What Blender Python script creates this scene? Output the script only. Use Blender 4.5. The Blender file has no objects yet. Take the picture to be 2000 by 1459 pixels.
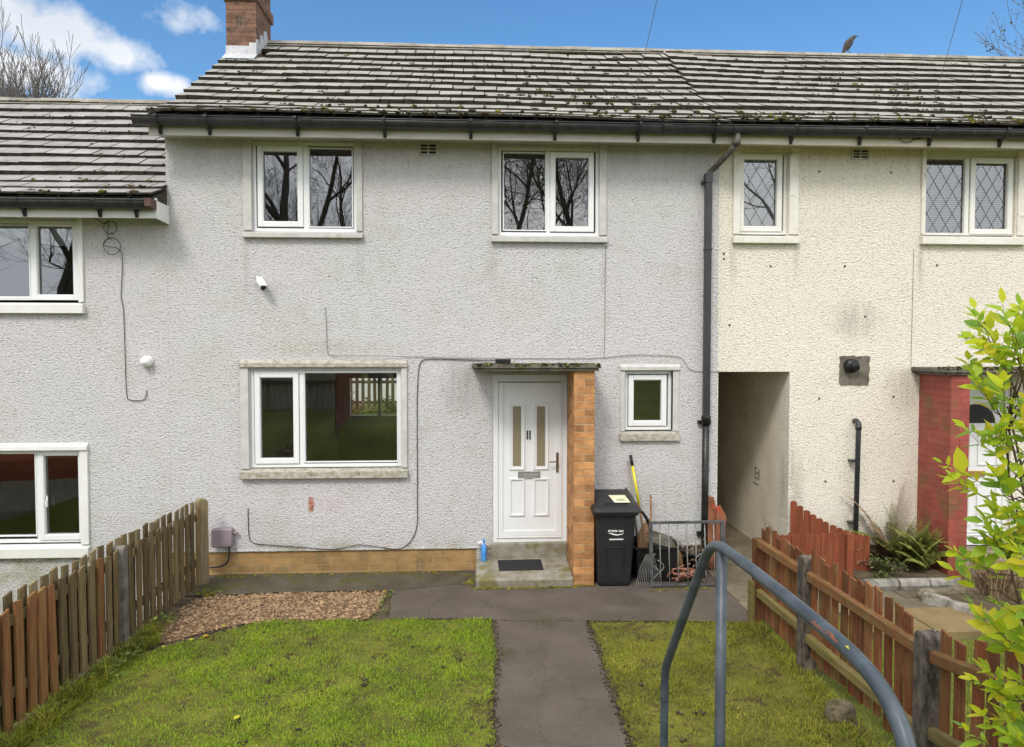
import bpy, bmesh, math, random
import numpy as np
from mathutils import Vector, Matrix, Euler
R = math.radians
random.seed(7)
rng = np.random.default_rng(11)
scene = bpy.context.scene
col = scene.collection

# ------------------------------------------------------------------ camera
cam_d = bpy.data.cameras.new("camera")
cam_d.sensor_width = 36.0
cam_d.lens = 24.93
cam_d.clip_start = 0.05
cam_d.clip_end = 2000
cam = bpy.data.objects.new("camera", cam_d)
cam.location = (0, -8.6, 2.8)
cam.rotation_euler = (R(88.0), 0, R(-3.0))
col.objects.link(cam)
scene.camera = cam

# ------------------------------------------------------------------ world
SUN_EL, SUN_AZ = 48.0, 205.0          # azimuth of the sun, clockwise from +y
SKY_STRENGTH = 0.10
world = bpy.data.worlds.new("World")
scene.world = world
world.use_nodes = True
wn = world.node_tree.nodes
wl = world.node_tree.links
wn.clear()


def W(t, **kw):
    n = wn.new(t)
    for k, v in kw.items():
        setattr(n, k, v)
    return n


def wmath(op, a, b=None, c=None, clamp=False):
    n = W('ShaderNodeMath', operation=op)
    n.use_clamp = clamp
    for i, s in enumerate((a, b, c)):
        if s is None:
            continue
        if isinstance(s, (int, float)):
            n.inputs[i].default_value = s
        else:
            wl.new(s, n.inputs[i])
    return n.outputs[0]


w_out = W('ShaderNodeOutputWorld')
w_bg = W('ShaderNodeBackground')
w_bg.inputs['Strength'].default_value = SKY_STRENGTH
wl.new(w_bg.outputs[0], w_out.inputs['Surface'])
w_sky = W('ShaderNodeTexSky', sky_type='NISHITA', sun_disc=False)
w_sky.sun_elevation = R(SUN_EL)
w_sky.sun_rotation = R(SUN_AZ)
w_sky.altitude = 100
w_sky.air_density = 1.15
w_sky.dust_density = 0.3
w_sky.ozone_density = 2.2
w_tc = W('ShaderNodeTexCoord')
w_dir = w_tc.outputs['Generated']
w_sep = W('ShaderNodeSeparateXYZ')
wl.new(w_dir, w_sep.inputs[0])
# billows shared by all the clouds
w_n1 = W('ShaderNodeTexNoise')
w_n1.inputs['Scale'].default_value = 22.0
w_n1.inputs['Detail'].default_value = 9.0
w_n1.inputs['Roughness'].default_value = 0.58
wl.new(w_dir, w_n1.inputs['Vector'])
# separate cumulus clouds low in the north: centre direction, half sizes
CLOUDS = [(-0.475, 0.350, 0.085, 0.036, 1.0), (-0.56, 0.345, 0.10, 0.05, 1.0), (-0.405, 0.338, 0.050, 0.022, 1.0),
          (-0.50, 0.305, 0.085, 0.028, 1.0), (-0.367, 0.315, 0.036, 0.017, 1.0), (-0.336, 0.389, 0.030, 0.014, 0.20),
          (-0.75, 0.33, 0.12, 0.06, 1.0), (0.85, 0.34, 0.12, 0.05, 1.0)]
acc = None
for (cx, cz, sx, sz, amt) in CLOUDS:
    az = math.atan2(cx, math.sqrt(max(0.01, 1 - cx * cx)))
    v = Vector((cx, math.sqrt(max(0.0, 1 - cx * cx - cz * cz)), cz))
    dx = wmath('DIVIDE', wmath('SUBTRACT', w_sep.outputs[0], v.x), sx)
    dy = wmath('DIVIDE', wmath('SUBTRACT', w_sep.outputs[1], v.y), max(0.25, sx * 2.5))
    dz = wmath('DIVIDE', wmath('SUBTRACT', w_sep.outputs[2], v.z), sz)
    s = wmath('ADD', wmath('ADD', wmath('MULTIPLY', dx, dx), wmath('MULTIPLY', dy, dy)), wmath('MULTIPLY', dz, dz))
    e = wmath('MULTIPLY', wmath('SUBTRACT', 1.0, wmath('SQRT', s)), amt)
    acc = e if acc is None else wmath('MAXIMUM', acc, e)
bill = wmath('MULTIPLY', wmath('SUBTRACT', w_n1.outputs['Fac'], 0.5), 1.9)
cum = wmath('MULTIPLY', wmath('ADD', acc, bill), 1.55, clamp=True)
cum = wmath('MULTIPLY', cum, wmath('MULTIPLY_ADD', acc, 3.0, 0.95, clamp=True), clamp=True)
# a bright overcast sheet covers the south and the zenith
w_n2 = W('ShaderNodeTexNoise')
w_n2.inputs['Scale'].default_value = 3.0
w_n2.inputs['Detail'].default_value = 6.0
wl.new(w_dir, w_n2.inputs['Vector'])
south = wmath('SUBTRACT', wmath('MULTIPLY', w_sep.outputs[2], 1.5), wmath('MULTIPLY', w_sep.outputs[1], 1.35))
south = wmath('ADD', south, wmath('MULTIPLY', wmath('SUBTRACT', w_n2.outputs['Fac'], 0.5), 0.8))
sheet = wmath('MULTIPLY', wmath('ADD', south, 0.15), 1.5, clamp=True)
cover = wmath('MAXIMUM', cum, sheet)
w_cr = W('ShaderNodeValToRGB')
w_cr.color_ramp.elements[0].position = 0.30
w_cr.color_ramp.elements[0].color = (0.50, 0.58, 0.68, 1)
w_cr.color_ramp.elements[1].position = 0.66
w_cr.color_ramp.elements[1].color = (0.95, 0.96, 0.98, 1)
wl.new(w_n2.outputs['Fac'], w_cr.inputs[0])
w_cb = W('ShaderNodeMix', data_type='RGBA', blend_type='MULTIPLY')
w_cb.inputs[0].default_value = 1.0
wl.new(w_cr.outputs[0], w_cb.inputs[6])
# brightness of the sheet and of the cumulus (physical units of the sky texture)
lev = wmath('ADD', wmath('MULTIPLY', sheet, 8.0), 7.0)
w_comb = W('ShaderNodeCombineColor')
for i in range(3):
    wl.new(lev, w_comb.inputs[i])
wl.new(w_comb.outputs[0], w_cb.inputs[7])
w_mix = W('ShaderNodeMix', data_type='RGBA')
wl.new(cover, w_mix.inputs[0])
w_hs = W('ShaderNodeHueSaturation')
w_hs.inputs['Saturation'].default_value = 1.26
w_hs.inputs['Value'].default_value = 1.04
wl.new(w_sky.outputs[0], w_hs.inputs['Color'])
wl.new(w_hs.outputs[0], w_mix.inputs[6])
wl.new(w_cb.outputs[2], w_mix.inputs[7])
wl.new(w_mix.outputs[2], w_bg.inputs['Color'])

# ------------------------------------------------------------------ sun behind thin cloud
sun_d = bpy.data.lights.new("sun", 'SUN')
sun_d.energy = 1.5
sun_d.angle = R(14)
sun_d.color = (1.0, 0.95, 0.88)
sun = bpy.data.objects.new("sun", sun_d)
sv = Vector((math.sin(R(SUN_AZ)) * math.cos(R(SUN_EL)), math.cos(R(SUN_AZ)) * math.cos(R(SUN_EL)), math.sin(R(SUN_EL))))
sun.rotation_euler = sv.to_track_quat('Z', 'Y').to_euler()
sun.location = (-4, -20, 20)
col.objects.link(sun)

scene.view_settings.view_transform = 'Standard'
scene.view_settings.look = 'None'
scene.view_settings.exposure = 0.73
scene.view_settings.gamma = 1.0


# ------------------------------------------------------------------ materials
def nodes_of(name):
    m = bpy.data.materials.new(name)
    m.use_nodes = True
    nt = m.node_tree
    b = nt.nodes['Principled BSDF']
    return m, nt, b


def mk(nt, t, **kw):
    n = nt.nodes.new(t)
    for k, v in kw.items():
        setattr(n, k, v)
    return n


def coords(nt, scale=(1, 1, 1), rand=False):
    tc = mk(nt, 'ShaderNodeTexCoord')
    mp = mk(nt, 'ShaderNodeMapping')
    mp.inputs['Scale'].default_value = scale
    nt.links.new(tc.outputs['Object'], mp.inputs['Vector'])
    if rand:
        oi = mk(nt, 'ShaderNodeObjectInfo')
        mu = mk(nt, 'ShaderNodeMath', operation='MULTIPLY')
        mu.inputs[1].default_value = 37.0
        nt.links.new(oi.outputs['Random'], mu.inputs[0])
        nt.links.new(mu.outputs[0], mp.inputs['Location'])
    return mp.outputs[0]


def noise(nt, vec, scale, detail=4, rough=0.55, dist=0.0):
    n = mk(nt, 'ShaderNodeTexNoise')
    n.inputs['Scale'].default_value = scale
    n.inputs['Detail'].default_value = detail
    n.inputs['Roughness'].default_value = rough
    n.inputs['Distortion'].default_value = dist
    nt.links.new(vec, n.inputs['Vector'])
    return n.outputs['Fac']


def ramp(nt, fac, stops):
    r = mk(nt, 'ShaderNodeValToRGB')
    els = r.color_ramp.elements
    while len(els) < len(stops):
        els.new(0.5)
    for e, (p, c) in zip(els, stops):
        e.position = p
        if isinstance(c, (int, float)):
            c = (c, c, c)
        e.color = (*c, 1)
    nt.links.new(fac, r.inputs[0])
    return r.outputs[0]


def mixc(nt, fac, a, b, mode='MIX'):
    n = mk(nt, 'ShaderNodeMix', data_type='RGBA', blend_type=mode)
    for i, s in ((0, fac), (6, a), (7, b)):
        if isinstance(s, (int, float)):
            n.inputs[i].default_value = s
        elif isinstance(s, tuple):
            n.inputs[i].default_value = (*s, 1)
        else:
            nt.links.new(s, n.inputs[i])
    return n.outputs[2]


def mth(nt, op, a, b=None, clamp=False):
    n = mk(nt, 'ShaderNodeMath', operation=op)
    n.use_clamp = clamp
    for i, s in enumerate((a, b)):
        if s is None:
            continue
        if isinstance(s, (int, float)):
            n.inputs[i].default_value = s
        else:
            nt.links.new(s, n.inputs[i])
    return n.outputs[0]


def bump(nt, b, height, strength=0.5, dist=0.01):
    n = mk(nt, 'ShaderNodeBump')
    n.inputs['Strength'].default_value = strength
    n.inputs['Distance'].default_value = dist
    nt.links.new(height, n.inputs['Height'])
    nt.links.new(n.outputs[0], b.inputs['Normal'])


def pmat(name, c1, c2, scale=8.0, rough=0.8, bs=0.3, bd=0.004, bscale=60.0, stretch=(1, 1, 1), spec=0.3,
         spots=None, island=0.0, objrand=0.0, metal=0.0, rand=False, lo=0.35, hi=0.65, detail=5, grain=None):
    """two-tone noise surface with a fine bump; spots = (colour, scale, threshold)"""
    m, nt, b = nodes_of(name)
    v = coords(nt, stretch, rand)
    c = ramp(nt, noise(nt, v, scale, detail), [(lo, c1), (hi, c2)])
    if spots:
        f = ramp(nt, noise(nt, v, spots[1], 6, 0.65), [(spots[2], 0.0), (spots[2] + 0.10, 1.0)])
        c = mixc(nt, f, c, spots[0])
    if grain:
        gr = ramp(nt, noise(nt, v, grain[0], 2, 0.7), [(0.32, 1 - grain[1]), (0.5, 1.0), (0.68, 1 + grain[1])])
        c = mixc(nt, 1.0, c, gr, 'MULTIPLY')
    if island or objrand:
        if island:
            g = mk(nt, 'ShaderNodeNewGeometry').outputs['Random Per Island']
            amt = island
        else:
            g = mk(nt, 'ShaderNodeObjectInfo').outputs['Random']
            amt = objrand
        k = mth(nt, 'ADD', mth(nt, 'MULTIPLY', g, 2 * amt), 1 - amt)
        hs = mk(nt, 'ShaderNodeHueSaturation')
        nt.links.new(k, hs.inputs['Value'])
        nt.links.new(c, hs.inputs['Color'])
        c = hs.outputs[0]
    nt.links.new(c, b.inputs['Base Color'])
    b.inputs['Roughness'].default_value = rough
    b.inputs['Specular IOR Level'].default_value = spec
    b.inputs['Metallic'].default_value = metal
    if bs:
        bump(nt, b, noise(nt, v, bscale, 4), bs, bd)
    return m


def roughcast(name, base, tint, dirt_shade, greenamt=0.25, stains=()):
    m, nt, b = nodes_of(name)
    v = coords(nt)
    big = noise(nt, v, 0.55, 5, 0.6)
    c = mixc(nt, ramp(nt, big, [(0.38, 0.0), (0.66, 1.0)]), base, tint)
    med = noise(nt, v, 2.3, 6, 0.62)
    c = mixc(nt, mth(nt, 'MULTIPLY', ramp(nt, med, [(0.52, 0.0), (0.78, 1.0)]), greenamt), c, (0.36, 0.35, 0.22))
    # thrown-stone texture
    v2 = coords(nt, (1, 1, 1.35))
    h1 = noise(nt, v2, 36, 3, 0.55, 0.45)
    h2 = noise(nt, v2, 85, 3, 0.6)
    vo = mk(nt, 'ShaderNodeTexVoronoi')
    vo.inputs['Scale'].default_value = 58
    nt.links.new(v2, vo.inputs['Vector'])
    h = mth(nt, 'ADD', mth(nt, 'MULTIPLY', h1, 1.1), mth(nt, 'MULTIPLY', h2, 0.45))
    h = mth(nt, 'SUBTRACT', h, mth(nt, 'MULTIPLY', vo.outputs['Distance'], 0.45))
    # crevice shade between the stones, painted into the colour
    d = ramp(nt, h, [(0.30, 1.0), (0.50, 0.0)])
    c = mixc(nt, mth(nt, 'MULTIPLY', d, 0.48), c, dirt_shade)
    sp = ramp(nt, noise(nt, v, 9, 3, 0.7), [(0.70, 0.0), (0.76, 1.0)])
    c = mixc(nt, mth(nt, 'MULTIPLY', sp, 0.22), c, dirt_shade)
    # grime runs in a ragged band along the eaves, algae in a ragged band above the plinth
    se = mk(nt, 'ShaderNodeSeparateXYZ')
    nt.links.new(v, se.inputs[0])
    vs = coords(nt, (3.2, 1, 0.35))
    st = noise(nt, vs, 3.0, 5, 0.65)
    hi = mth(nt, 'MULTIPLY', mth(nt, 'SUBTRACT', se.outputs[2], 4.62), 1.4, clamp=True)
    runs = mth(nt, 'MULTIPLY', hi, ramp(nt, st, [(0.42, 0.0), (0.70, 1.0)]))
    c = mixc(nt, mth(nt, 'MULTIPLY', runs, 0.36), c, (0.24, 0.22, 0.20))
    lo = mth(nt, 'SUBTRACT', 1.0, mth(nt, 'DIVIDE', mth(nt, 'SUBTRACT', se.outputs[2], 0.37), 0.16), clamp=True)
    alg = mth(nt, 'MULTIPLY', lo, ramp(nt, noise(nt, v, 3.4, 4), [(0.40, 0.0), (0.60, 1.0)]))
    c = mixc(nt, mth(nt, 'MULTIPLY', alg, 0.55), c, (0.24, 0.23, 0.11))
    # weathering with a shape of its own: runs below sill ends, a sooty patch, splash marks
    brk = ramp(nt, noise(nt, vs, 5.0, 5, 0.7), [(0.34, 0.15), (0.66, 1.0)])
    for (sx, sz, rx, rz, sc, amt) in stains:
        dx = mth(nt, 'DIVIDE', mth(nt, 'SUBTRACT', se.outputs[0], sx), rx)
        dz = mth(nt, 'DIVIDE', mth(nt, 'SUBTRACT', se.outputs[2], sz), rz)
        q = mth(nt, 'SUBTRACT', 1.0, mth(nt, 'ADD', mth(nt, 'MULTIPLY', dx, dx), mth(nt, 'MULTIPLY', dz, dz)), clamp=True)
        c = mixc(nt, mth(nt, 'MULTIPLY', mth(nt, 'MULTIPLY', q, brk), amt), c, sc)
    nt.links.new(c, b.inputs['Base Color'])
    b.inputs['Roughness'].default_value = 0.92
    b.inputs['Specular IOR Level'].default_value = 0.2
    bump(nt, b, h, 1.0, 0.016)
    return m


def glassmat(name, ior=2.2, tint=(0.86, 0.90, 0.88), wobble=0.0):
    m, nt, b = nodes_of(name)
    nt.nodes.remove(b)
    out = nt.nodes['Material Output']
    fr = mk(nt, 'ShaderNodeFresnel')
    fr.inputs['IOR'].default_value = ior
    tr = mk(nt, 'ShaderNodeBsdfTransparent')
    tr.inputs[0].default_value = (*tint, 1)
    gl = mk(nt, 'ShaderNodeBsdfGlossy')
    gl.inputs['Roughness'].default_value = 0.0
    if wobble:
        v = coords(nt)
        bp = mk(nt, 'ShaderNodeBump')
        bp.inputs['Strength'].default_value = wobble
        bp.inputs['Distance'].default_value = 0.02
        nt.links.new(noise(nt, v, 2.2, 1), bp.inputs['Height'])
        nt.links.new(bp.outputs[0], gl.inputs['Normal'])
    mx = mk(nt, 'ShaderNodeMixShader')
    nt.links.new(fr.outputs[0], mx.inputs[0])
    nt.links.new(tr.outputs[0], mx.inputs[1])
    nt.links.new(gl.outputs[0], mx.inputs[2])
    nt.links.new(mx.outputs[0], out.inputs['Surface'])
    return m


def leafmat(name, stops, rough=0.45, transl=0.35, spec=0.35, byobj=False, patch=None):
    """foliage: every leaf takes its own colour from the ramp; some light passes through"""
    m, nt, b = nodes_of(name)
    g = mk(nt, 'ShaderNodeNewGeometry').outputs['Random Per Island']
    if byobj:
        g = mk(nt, 'ShaderNodeObjectInfo').outputs['Random']
    if patch:
        v = coords(nt)
        n = noise(nt, v, patch[0], 5, 0.6)
        g = mth(nt, 'ADD', mth(nt, 'MULTIPLY', g, 1 - patch[1]),
                mth(nt, 'MULTIPLY', ramp(nt, n, [(0.30, 0.0), (0.70, 1.0)]), patch[1]))
    c = ramp(nt, g, stops)
    nt.links.new(c, b.inputs['Base Color'])
    b.inputs['Roughness'].default_value = rough
    b.inputs['Specular IOR Level'].default_value = spec
    tl = mk(nt, 'ShaderNodeBsdfTranslucent')
    nt.links.new(c, tl.inputs[0])
    mx = mk(nt, 'ShaderNodeMixShader')
    mx.inputs[0].default_value = transl
    nt.links.new(b.outputs[0], mx.inputs[1])
    nt.links.new(tl.outputs[0], mx.inputs[2])
    nt.links.new(mx.outputs[0], nt.nodes['Material Output'].inputs['Surface'])
    return m


def woodmat(name, dark, light, green, greenamt=0.5, grain=(30, 30, 1.6), rough=0.85, var=0.35):
    """boards with long grain, each board (object) its own tone, algae creeping up from the ground"""
    m, nt, b = nodes_of(name)
    v = coords(nt, grain, True)
    c = ramp(nt, noise(nt, v, 1.6, 6, 0.65), [(0.30, dark), (0.72, light)])
    oi = mk(nt, 'ShaderNodeObjectInfo').outputs['Random']
    v2 = coords(nt, (5, 5, 2.0), True)
    gm = ramp(nt, noise(nt, v2, 2.4, 5, 0.65), [(0.44, 0.0), (0.66, 1.0)])
    c = mixc(nt, mth(nt, 'MULTIPLY', gm, greenamt), c, green)
    hs = mk(nt, 'ShaderNodeHueSaturation')
    nt.links.new(mth(nt, 'ADD', mth(nt, 'MULTIPLY', oi, 2 * var), 1 - var), hs.inputs['Value'])
    nt.links.new(c, hs.inputs['Color'])
    nt.links.new(hs.outputs[0], b.inputs['Base Color'])
    b.inputs['Roughness'].default_value = rough
    b.inputs['Specular IOR Level'].default_value = 0.2
    bump(nt, b, noise(nt, v, 2.6, 5, 0.7), 0.5, 0.004)
    return m


M = {}
M['grey_render'] = roughcast('grey_render', (0.592, 0.555, 0.552), (0.560, 0.555, 0.538), (0.235, 0.222, 0.215), 0.34,
                             stains=((-2.71, 3.80, 0.07, 0.42, (0.33, 0.31, 0.27), 0.5), (-1.36, 3.85, 0.06, 0.36, (0.33, 0.31, 0.27), 0.45), (0.22, 3.80, 0.07, 0.40, (0.33, 0.31, 0.27), 0.5),
                                     (1.57, 3.78, 0.06, 0.40, (0.33, 0.31, 0.27), 0.5), (-2.2, 2.95, 0.55, 0.45, (0.42, 0.41, 0.27), 0.30), (-3.1, 2.55, 0.5, 0.5, (0.44, 0.42, 0.30), 0.28),
                                     (0.55, 3.35, 0.6, 0.35, (0.43, 0.41, 0.28), 0.25), (-0.15, 2.35, 0.30, 0.45, (0.20, 0.185, 0.165), 0.45), (2.30, 0.95, 0.55, 0.45, (0.36, 0.33, 0.25), 0.45),
                                     (-1.7, 2.80, 1.0, 0.14, (0.36, 0.33, 0.22), 0.45), (-3.75, 4.22, 0.35, 0.22, (0.40, 0.33, 0.33), 0.45), (-1.75, 0.92, 0.22, 0.12, (0.46, 0.34, 0.33), 0.35)))
M['cream_render'] = roughcast('cream_render', (0.775, 0.715, 0.600), (0.745, 0.695, 0.585), (0.29, 0.25, 0.20), 0.10,
                              stains=((4.72, 3.15, 0.42, 0.30, (0.30, 0.28, 0.24), 0.6), (3.97, 1.00, 0.16, 0.70, (0.26, 0.21, 0.15), 0.6), (5.42, 0.75, 0.25, 0.55, (0.50, 0.30, 0.24), 0.45),
                                      (5.35, 2.30, 0.30, 0.35, (0.33, 0.28, 0.22), 0.5), (3.17, 3.85, 0.06, 0.35, (0.33, 0.29, 0.22), 0.55), (3.96, 3.88, 0.05, 0.30, (0.33, 0.29, 0.22), 0.5),
                                      (5.55, 3.82, 0.06, 0.40, (0.33, 0.29, 0.22), 0.55), (4.9, 0.50, 0.8, 0.28, (0.36, 0.32, 0.20), 0.5), (3.06, 1.2, 0.08, 0.9, (0.34, 0.31, 0.27), 0.5)))
M['smooth_cream'] = pmat('smooth_cream', (0.60, 0.54, 0.43), (0.70, 0.64, 0.52), 2.5, 0.8, 0.25, 0.003, 40,
                         spots=((0.33, 0.29, 0.22), 3.0, 0.62))
M['concrete_trim'] = pmat('concrete_trim', (0.44, 0.42, 0.395), (0.54, 0.515, 0.485), 9, 0.85, 0.3, 0.003, 90,
                          spots=((0.36, 0.33, 0.24), 5, 0.62))
M['mossy_trim'] = pmat('mossy_trim', (0.285, 0.258, 0.190), (0.455, 0.428, 0.375), 18, 0.9, 0.5, 0.004, 80,
                       spots=((0.17, 0.145, 0.07), 19, 0.57))
M['white_trim'] = pmat('white_trim', (0.66, 0.64, 0.60), (0.71, 0.70, 0.67), 5, 0.75, 0.3, 0.002, 80,
                       spots=((0.50, 0.46, 0.40), 9, 0.66))
M['peel_trim'] = pmat('peel_trim', (0.62, 0.585, 0.51), (0.70, 0.67, 0.61), 6, 0.8, 0.4, 0.003, 60,
                      spots=((0.40, 0.36, 0.30), 8, 0.60))
M['upvc'] = pmat('upvc', (0.70, 0.70, 0.69), (0.73, 0.73, 0.72), 3, 0.32, 0.0, spec=0.45)
M['upvc_aged'] = pmat('upvc_aged', (0.66, 0.64, 0.58), (0.71, 0.70, 0.65), 3, 0.38, 0.0, spec=0.4)
M['fascia'] = pmat('fascia', (0.47, 0.435, 0.395), (0.58, 0.55, 0.51), 3, 0.6, 0.1, 0.002, 40, stretch=(1, 1, 3),
                   spots=((0.30, 0.27, 0.24), 6, 0.60))
M['fascia_cream'] = pmat('fascia_cream', (0.58, 0.52, 0.43), (0.66, 0.61, 0.52), 3, 0.6, 0.1, 0.002, 40,
                         spots=((0.42, 0.36, 0.28), 6, 0.64))
M['fascia_white'] = pmat('fascia_white', (0.68, 0.67, 0.65), (0.72, 0.71, 0.70), 3, 0.45, 0.0)
M['gutter'] = pmat('gutter', (0.016, 0.016, 0.017), (0.034, 0.032, 0.031), 5, 0.42, 0.1, 0.002, 30, spec=0.45,
                   stretch=(3, 1, 1), spots=((0.13, 0.12, 0.11), 9, 0.66))
M['rustbrown'] = pmat('rustbrown', (0.075, 0.040, 0.032), (0.11, 0.06, 0.05), 8, 0.6, 0.2)
M['pipe'] = pmat('pipe', (0.020, 0.022, 0.025), (0.032, 0.033, 0.036), 4, 0.38, 0.1, 0.002, 30, spec=0.45)
M['pipe_black'] = pmat('pipe_black', (0.010, 0.010, 0.010), (0.025, 0.025, 0.025), 7, 0.35, 0.4, 0.004, 30,
                       spots=((0.30, 0.30, 0.29), 14, 0.74))
M['pipe_worn'] = pmat('pipe_worn', (0.050, 0.045, 0.040), (0.13, 0.115, 0.10), 9, 0.6, 0.4, 0.004, 30,
                      spots=((0.30, 0.28, 0.25), 16, 0.66))
M['tile'] = pmat('tile', (0.212, 0.198, 0.168), (0.290, 0.274, 0.240), 4.0, 0.9, 0.5, 0.004, 70, island=0.09,
                 spots=((0.14, 0.125, 0.095), 8.5, 0.615))
M['tile_left'] = pmat('tile_left', (0.220, 0.196, 0.182), (0.305, 0.280, 0.264), 4.0, 0.9, 0.5, 0.004, 70, island=0.12,
                      spots=((0.16, 0.14, 0.12), 9, 0.64))
M['tile_butt'] = pmat('tile_butt', (0.024, 0.021, 0.015), (0.066, 0.058, 0.042), 10, 0.95, 0.6, 0.006, 60)  # algae-black tile edges; shade under the courses is put into the tone too
M['ridge'] = pmat('ridge', (0.19, 0.165, 0.13), (0.29, 0.265, 0.225), 5, 0.9, 0.5, 0.006, 40, island=0.15,
                  spots=((0.17, 0.16, 0.07), 8, 0.58))
M['moss'] = pmat('moss', (0.028, 0.024, 0.014), (0.095, 0.078, 0.028), 14, 1.0, 0.8, 0.01, 90, island=0.5, spec=0.1)
M['moss_green'] = pmat('moss_green', (0.075, 0.070, 0.013), (0.17, 0.15, 0.025), 10, 1.0, 0.8, 0.01, 90, island=0.4, spec=0.1)
M['brick_orange'] = pmat('brick_orange', (0.315, 0.145, 0.054), (0.455, 0.228, 0.090), 9, 0.85, 0.9, 0.010, 40, island=0.32,
                         spots=((0.30, 0.13, 0.05), 18, 0.66))
M['brick_plinth'] = pmat('brick_plinth', (0.255, 0.150, 0.058), (0.355, 0.216, 0.088), 7, 0.85, 0.5, 0.004, 45, island=0.16,
                         spots=((0.20, 0.15, 0.065), 4, 0.56))
M['mortar'] = pmat('mortar', (0.38, 0.262, 0.145), (0.50, 0.37, 0.235), 12, 0.95, 0.6, 0.004, 90)
M['mortar_plinth'] = pmat('mortar_plinth', (0.31, 0.25, 0.15), (0.42, 0.34, 0.215), 12, 0.95, 0.6, 0.004, 90)
M['brick_red'] = pmat('brick_red', (0.235, 0.058, 0.042), (0.33, 0.074, 0.056), 6, 0.55, 0.5, 0.004, 40, island=0.10,
                      spots=((0.185, 0.085, 0.040), 3.0, 0.52))
M['mortar_red'] = pmat('mortar_red', (0.16, 0.035, 0.030), (0.22, 0.05, 0.04), 12, 0.8, 0.4)
M['brick_chimney'] = pmat('brick_chimney', (0.130, 0.070, 0.048), (0.215, 0.112, 0.074), 6, 0.9, 0.6, 0.006, 45, island=0.30,
                          spots=((0.060, 0.048, 0.036), 5, 0.52))
M['mortar_chimney'] = pmat('mortar_chimney', (0.17, 0.12, 0.085), (0.24, 0.18, 0.13), 12, 0.95, 0.6)
M['lead'] = pmat('lead', (0.36, 0.36, 0.37), (0.50, 0.50, 0.51), 7, 0.5, 0.3, 0.004, 30, metal=0.15, stretch=(4, 4, 0.8))
M['concrete'] = pmat('concrete', (0.185, 0.165, 0.115), (0.29, 0.27, 0.225), 6, 0.9, 0.6, 0.006, 60,
                     spots=((0.155, 0.140, 0.058), 4.5, 0.52))
M['concrete_dark'] = pmat('concrete_dark', (0.085, 0.075, 0.055), (0.17, 0.155, 0.125), 10, 0.95, 0.8, 0.01, 50,
                          spots=((0.07, 0.075, 0.02), 5, 0.56))
M['asphalt'] = pmat('asphalt', (0.080, 0.064, 0.050), (0.108, 0.088, 0.070), 2.6, 0.9, 0.8, 0.005, 130,
                    spots=((0.062, 0.056, 0.032), 1.6, 0.58), spec=0.2, grain=(95, 0.40))
M['strip'] = pmat('strip', (0.062, 0.050, 0.030), (0.098, 0.083, 0.058), 3.0, 0.92, 0.8, 0.006, 120, grain=(95, 0.45),
                  spots=((0.070, 0.070, 0.020), 3.2, 0.53))
M['soil'] = pmat('soil', (0.070, 0.052, 0.032), (0.125, 0.098, 0.062), 7, 1.0, 0.9, 0.012, 70,
                 spots=((0.070, 0.080, 0.018), 2.2, 0.55), spec=0.1)
M['turf'] = pmat('turf', (0.105, 0.100, 0.026), (0.185, 0.180, 0.036), 5, 1.0, 1.0, 0.018, 110,
                 spots=((0.080, 0.058, 0.030), 6, 0.52), spec=0.1)
M['grass'] = leafmat('grass', [(0.0, (0.085, 0.075, 0.022)), (0.22, (0.135, 0.175, 0.020)), (0.45, (0.20, 0.33, 0.020)), (0.64, (0.29, 0.41, 0.022)),
                               (0.84, (0.40, 0.42, 0.035)), (1.0, (0.50, 0.47, 0.12))], 0.6, 0.35, 0.2, patch=(2.6, 0.42))
M['grass_dull'] = leafmat('grass_dull', [(0.0, (0.085, 0.065, 0.025)), (0.25, (0.14, 0.145, 0.022)), (0.5, (0.24, 0.27, 0.024)), (0.72, (0.33, 0.32, 0.034)),
                                         (1.0, (0.48, 0.42, 0.10))], 0.6, 0.35, 0.2, patch=(2.4, 0.45))
M['pebble'] = pmat('pebble', (0.145, 0.090, 0.046), (0.32, 0.210, 0.118), 16, 0.85, 0.2, 0.002, 60, island=0.55)
M['pebble_bed'] = pmat('pebble_bed', (0.13, 0.075, 0.040), (0.20, 0.12, 0.07), 30, 1.0, 0.8, 0.01, 80)
M['clod'] = pmat('clod', (0.035, 0.026, 0.018), (0.085, 0.064, 0.042), 20, 1.0, 0.8, 0.01, 80, island=0.4, spec=0.1)
M['stone'] = pmat('stone', (0.12, 0.10, 0.065), (0.23, 0.195, 0.135), 8, 0.95, 0.8, 0.012, 30, spots=((0.12, 0.11, 0.06), 6, 0.6))
M['boulder'] = pmat('boulder', (0.085, 0.068, 0.040), (0.185, 0.150, 0.095), 9, 0.95, 0.9, 0.012, 35, spots=((0.07, 0.07, 0.025), 7, 0.55))
M['slab'] = pmat('slab', (0.115, 0.095, 0.060), (0.185, 0.155, 0.105), 2.5, 0.75, 0.3, 0.004, 70,
                 spots=((0.08, 0.075, 0.035), 2.6, 0.58), island=0.22)
M['slab_ochre'] = pmat('slab_ochre', (0.165, 0.118, 0.050), (0.235, 0.172, 0.082), 3, 0.75, 0.3, 0.004, 70)
M['kerb_white'] = pmat('kerb_white', (0.150, 0.138, 0.112), (0.33, 0.31, 0.27), 9, 0.9, 0.6, 0.008, 40,
                       spots=((0.12, 0.12, 0.06), 6, 0.58))
M['wood_old'] = woodmat('wood_old', (0.055, 0.036, 0.018), (0.225, 0.155, 0.080), (0.14, 0.125, 0.035), 0.50)
M['wood_pale'] = woodmat('wood_pale', (0.13, 0.098, 0.052), (0.275, 0.215, 0.130), (0.18, 0.16, 0.065), 0.45)
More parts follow.
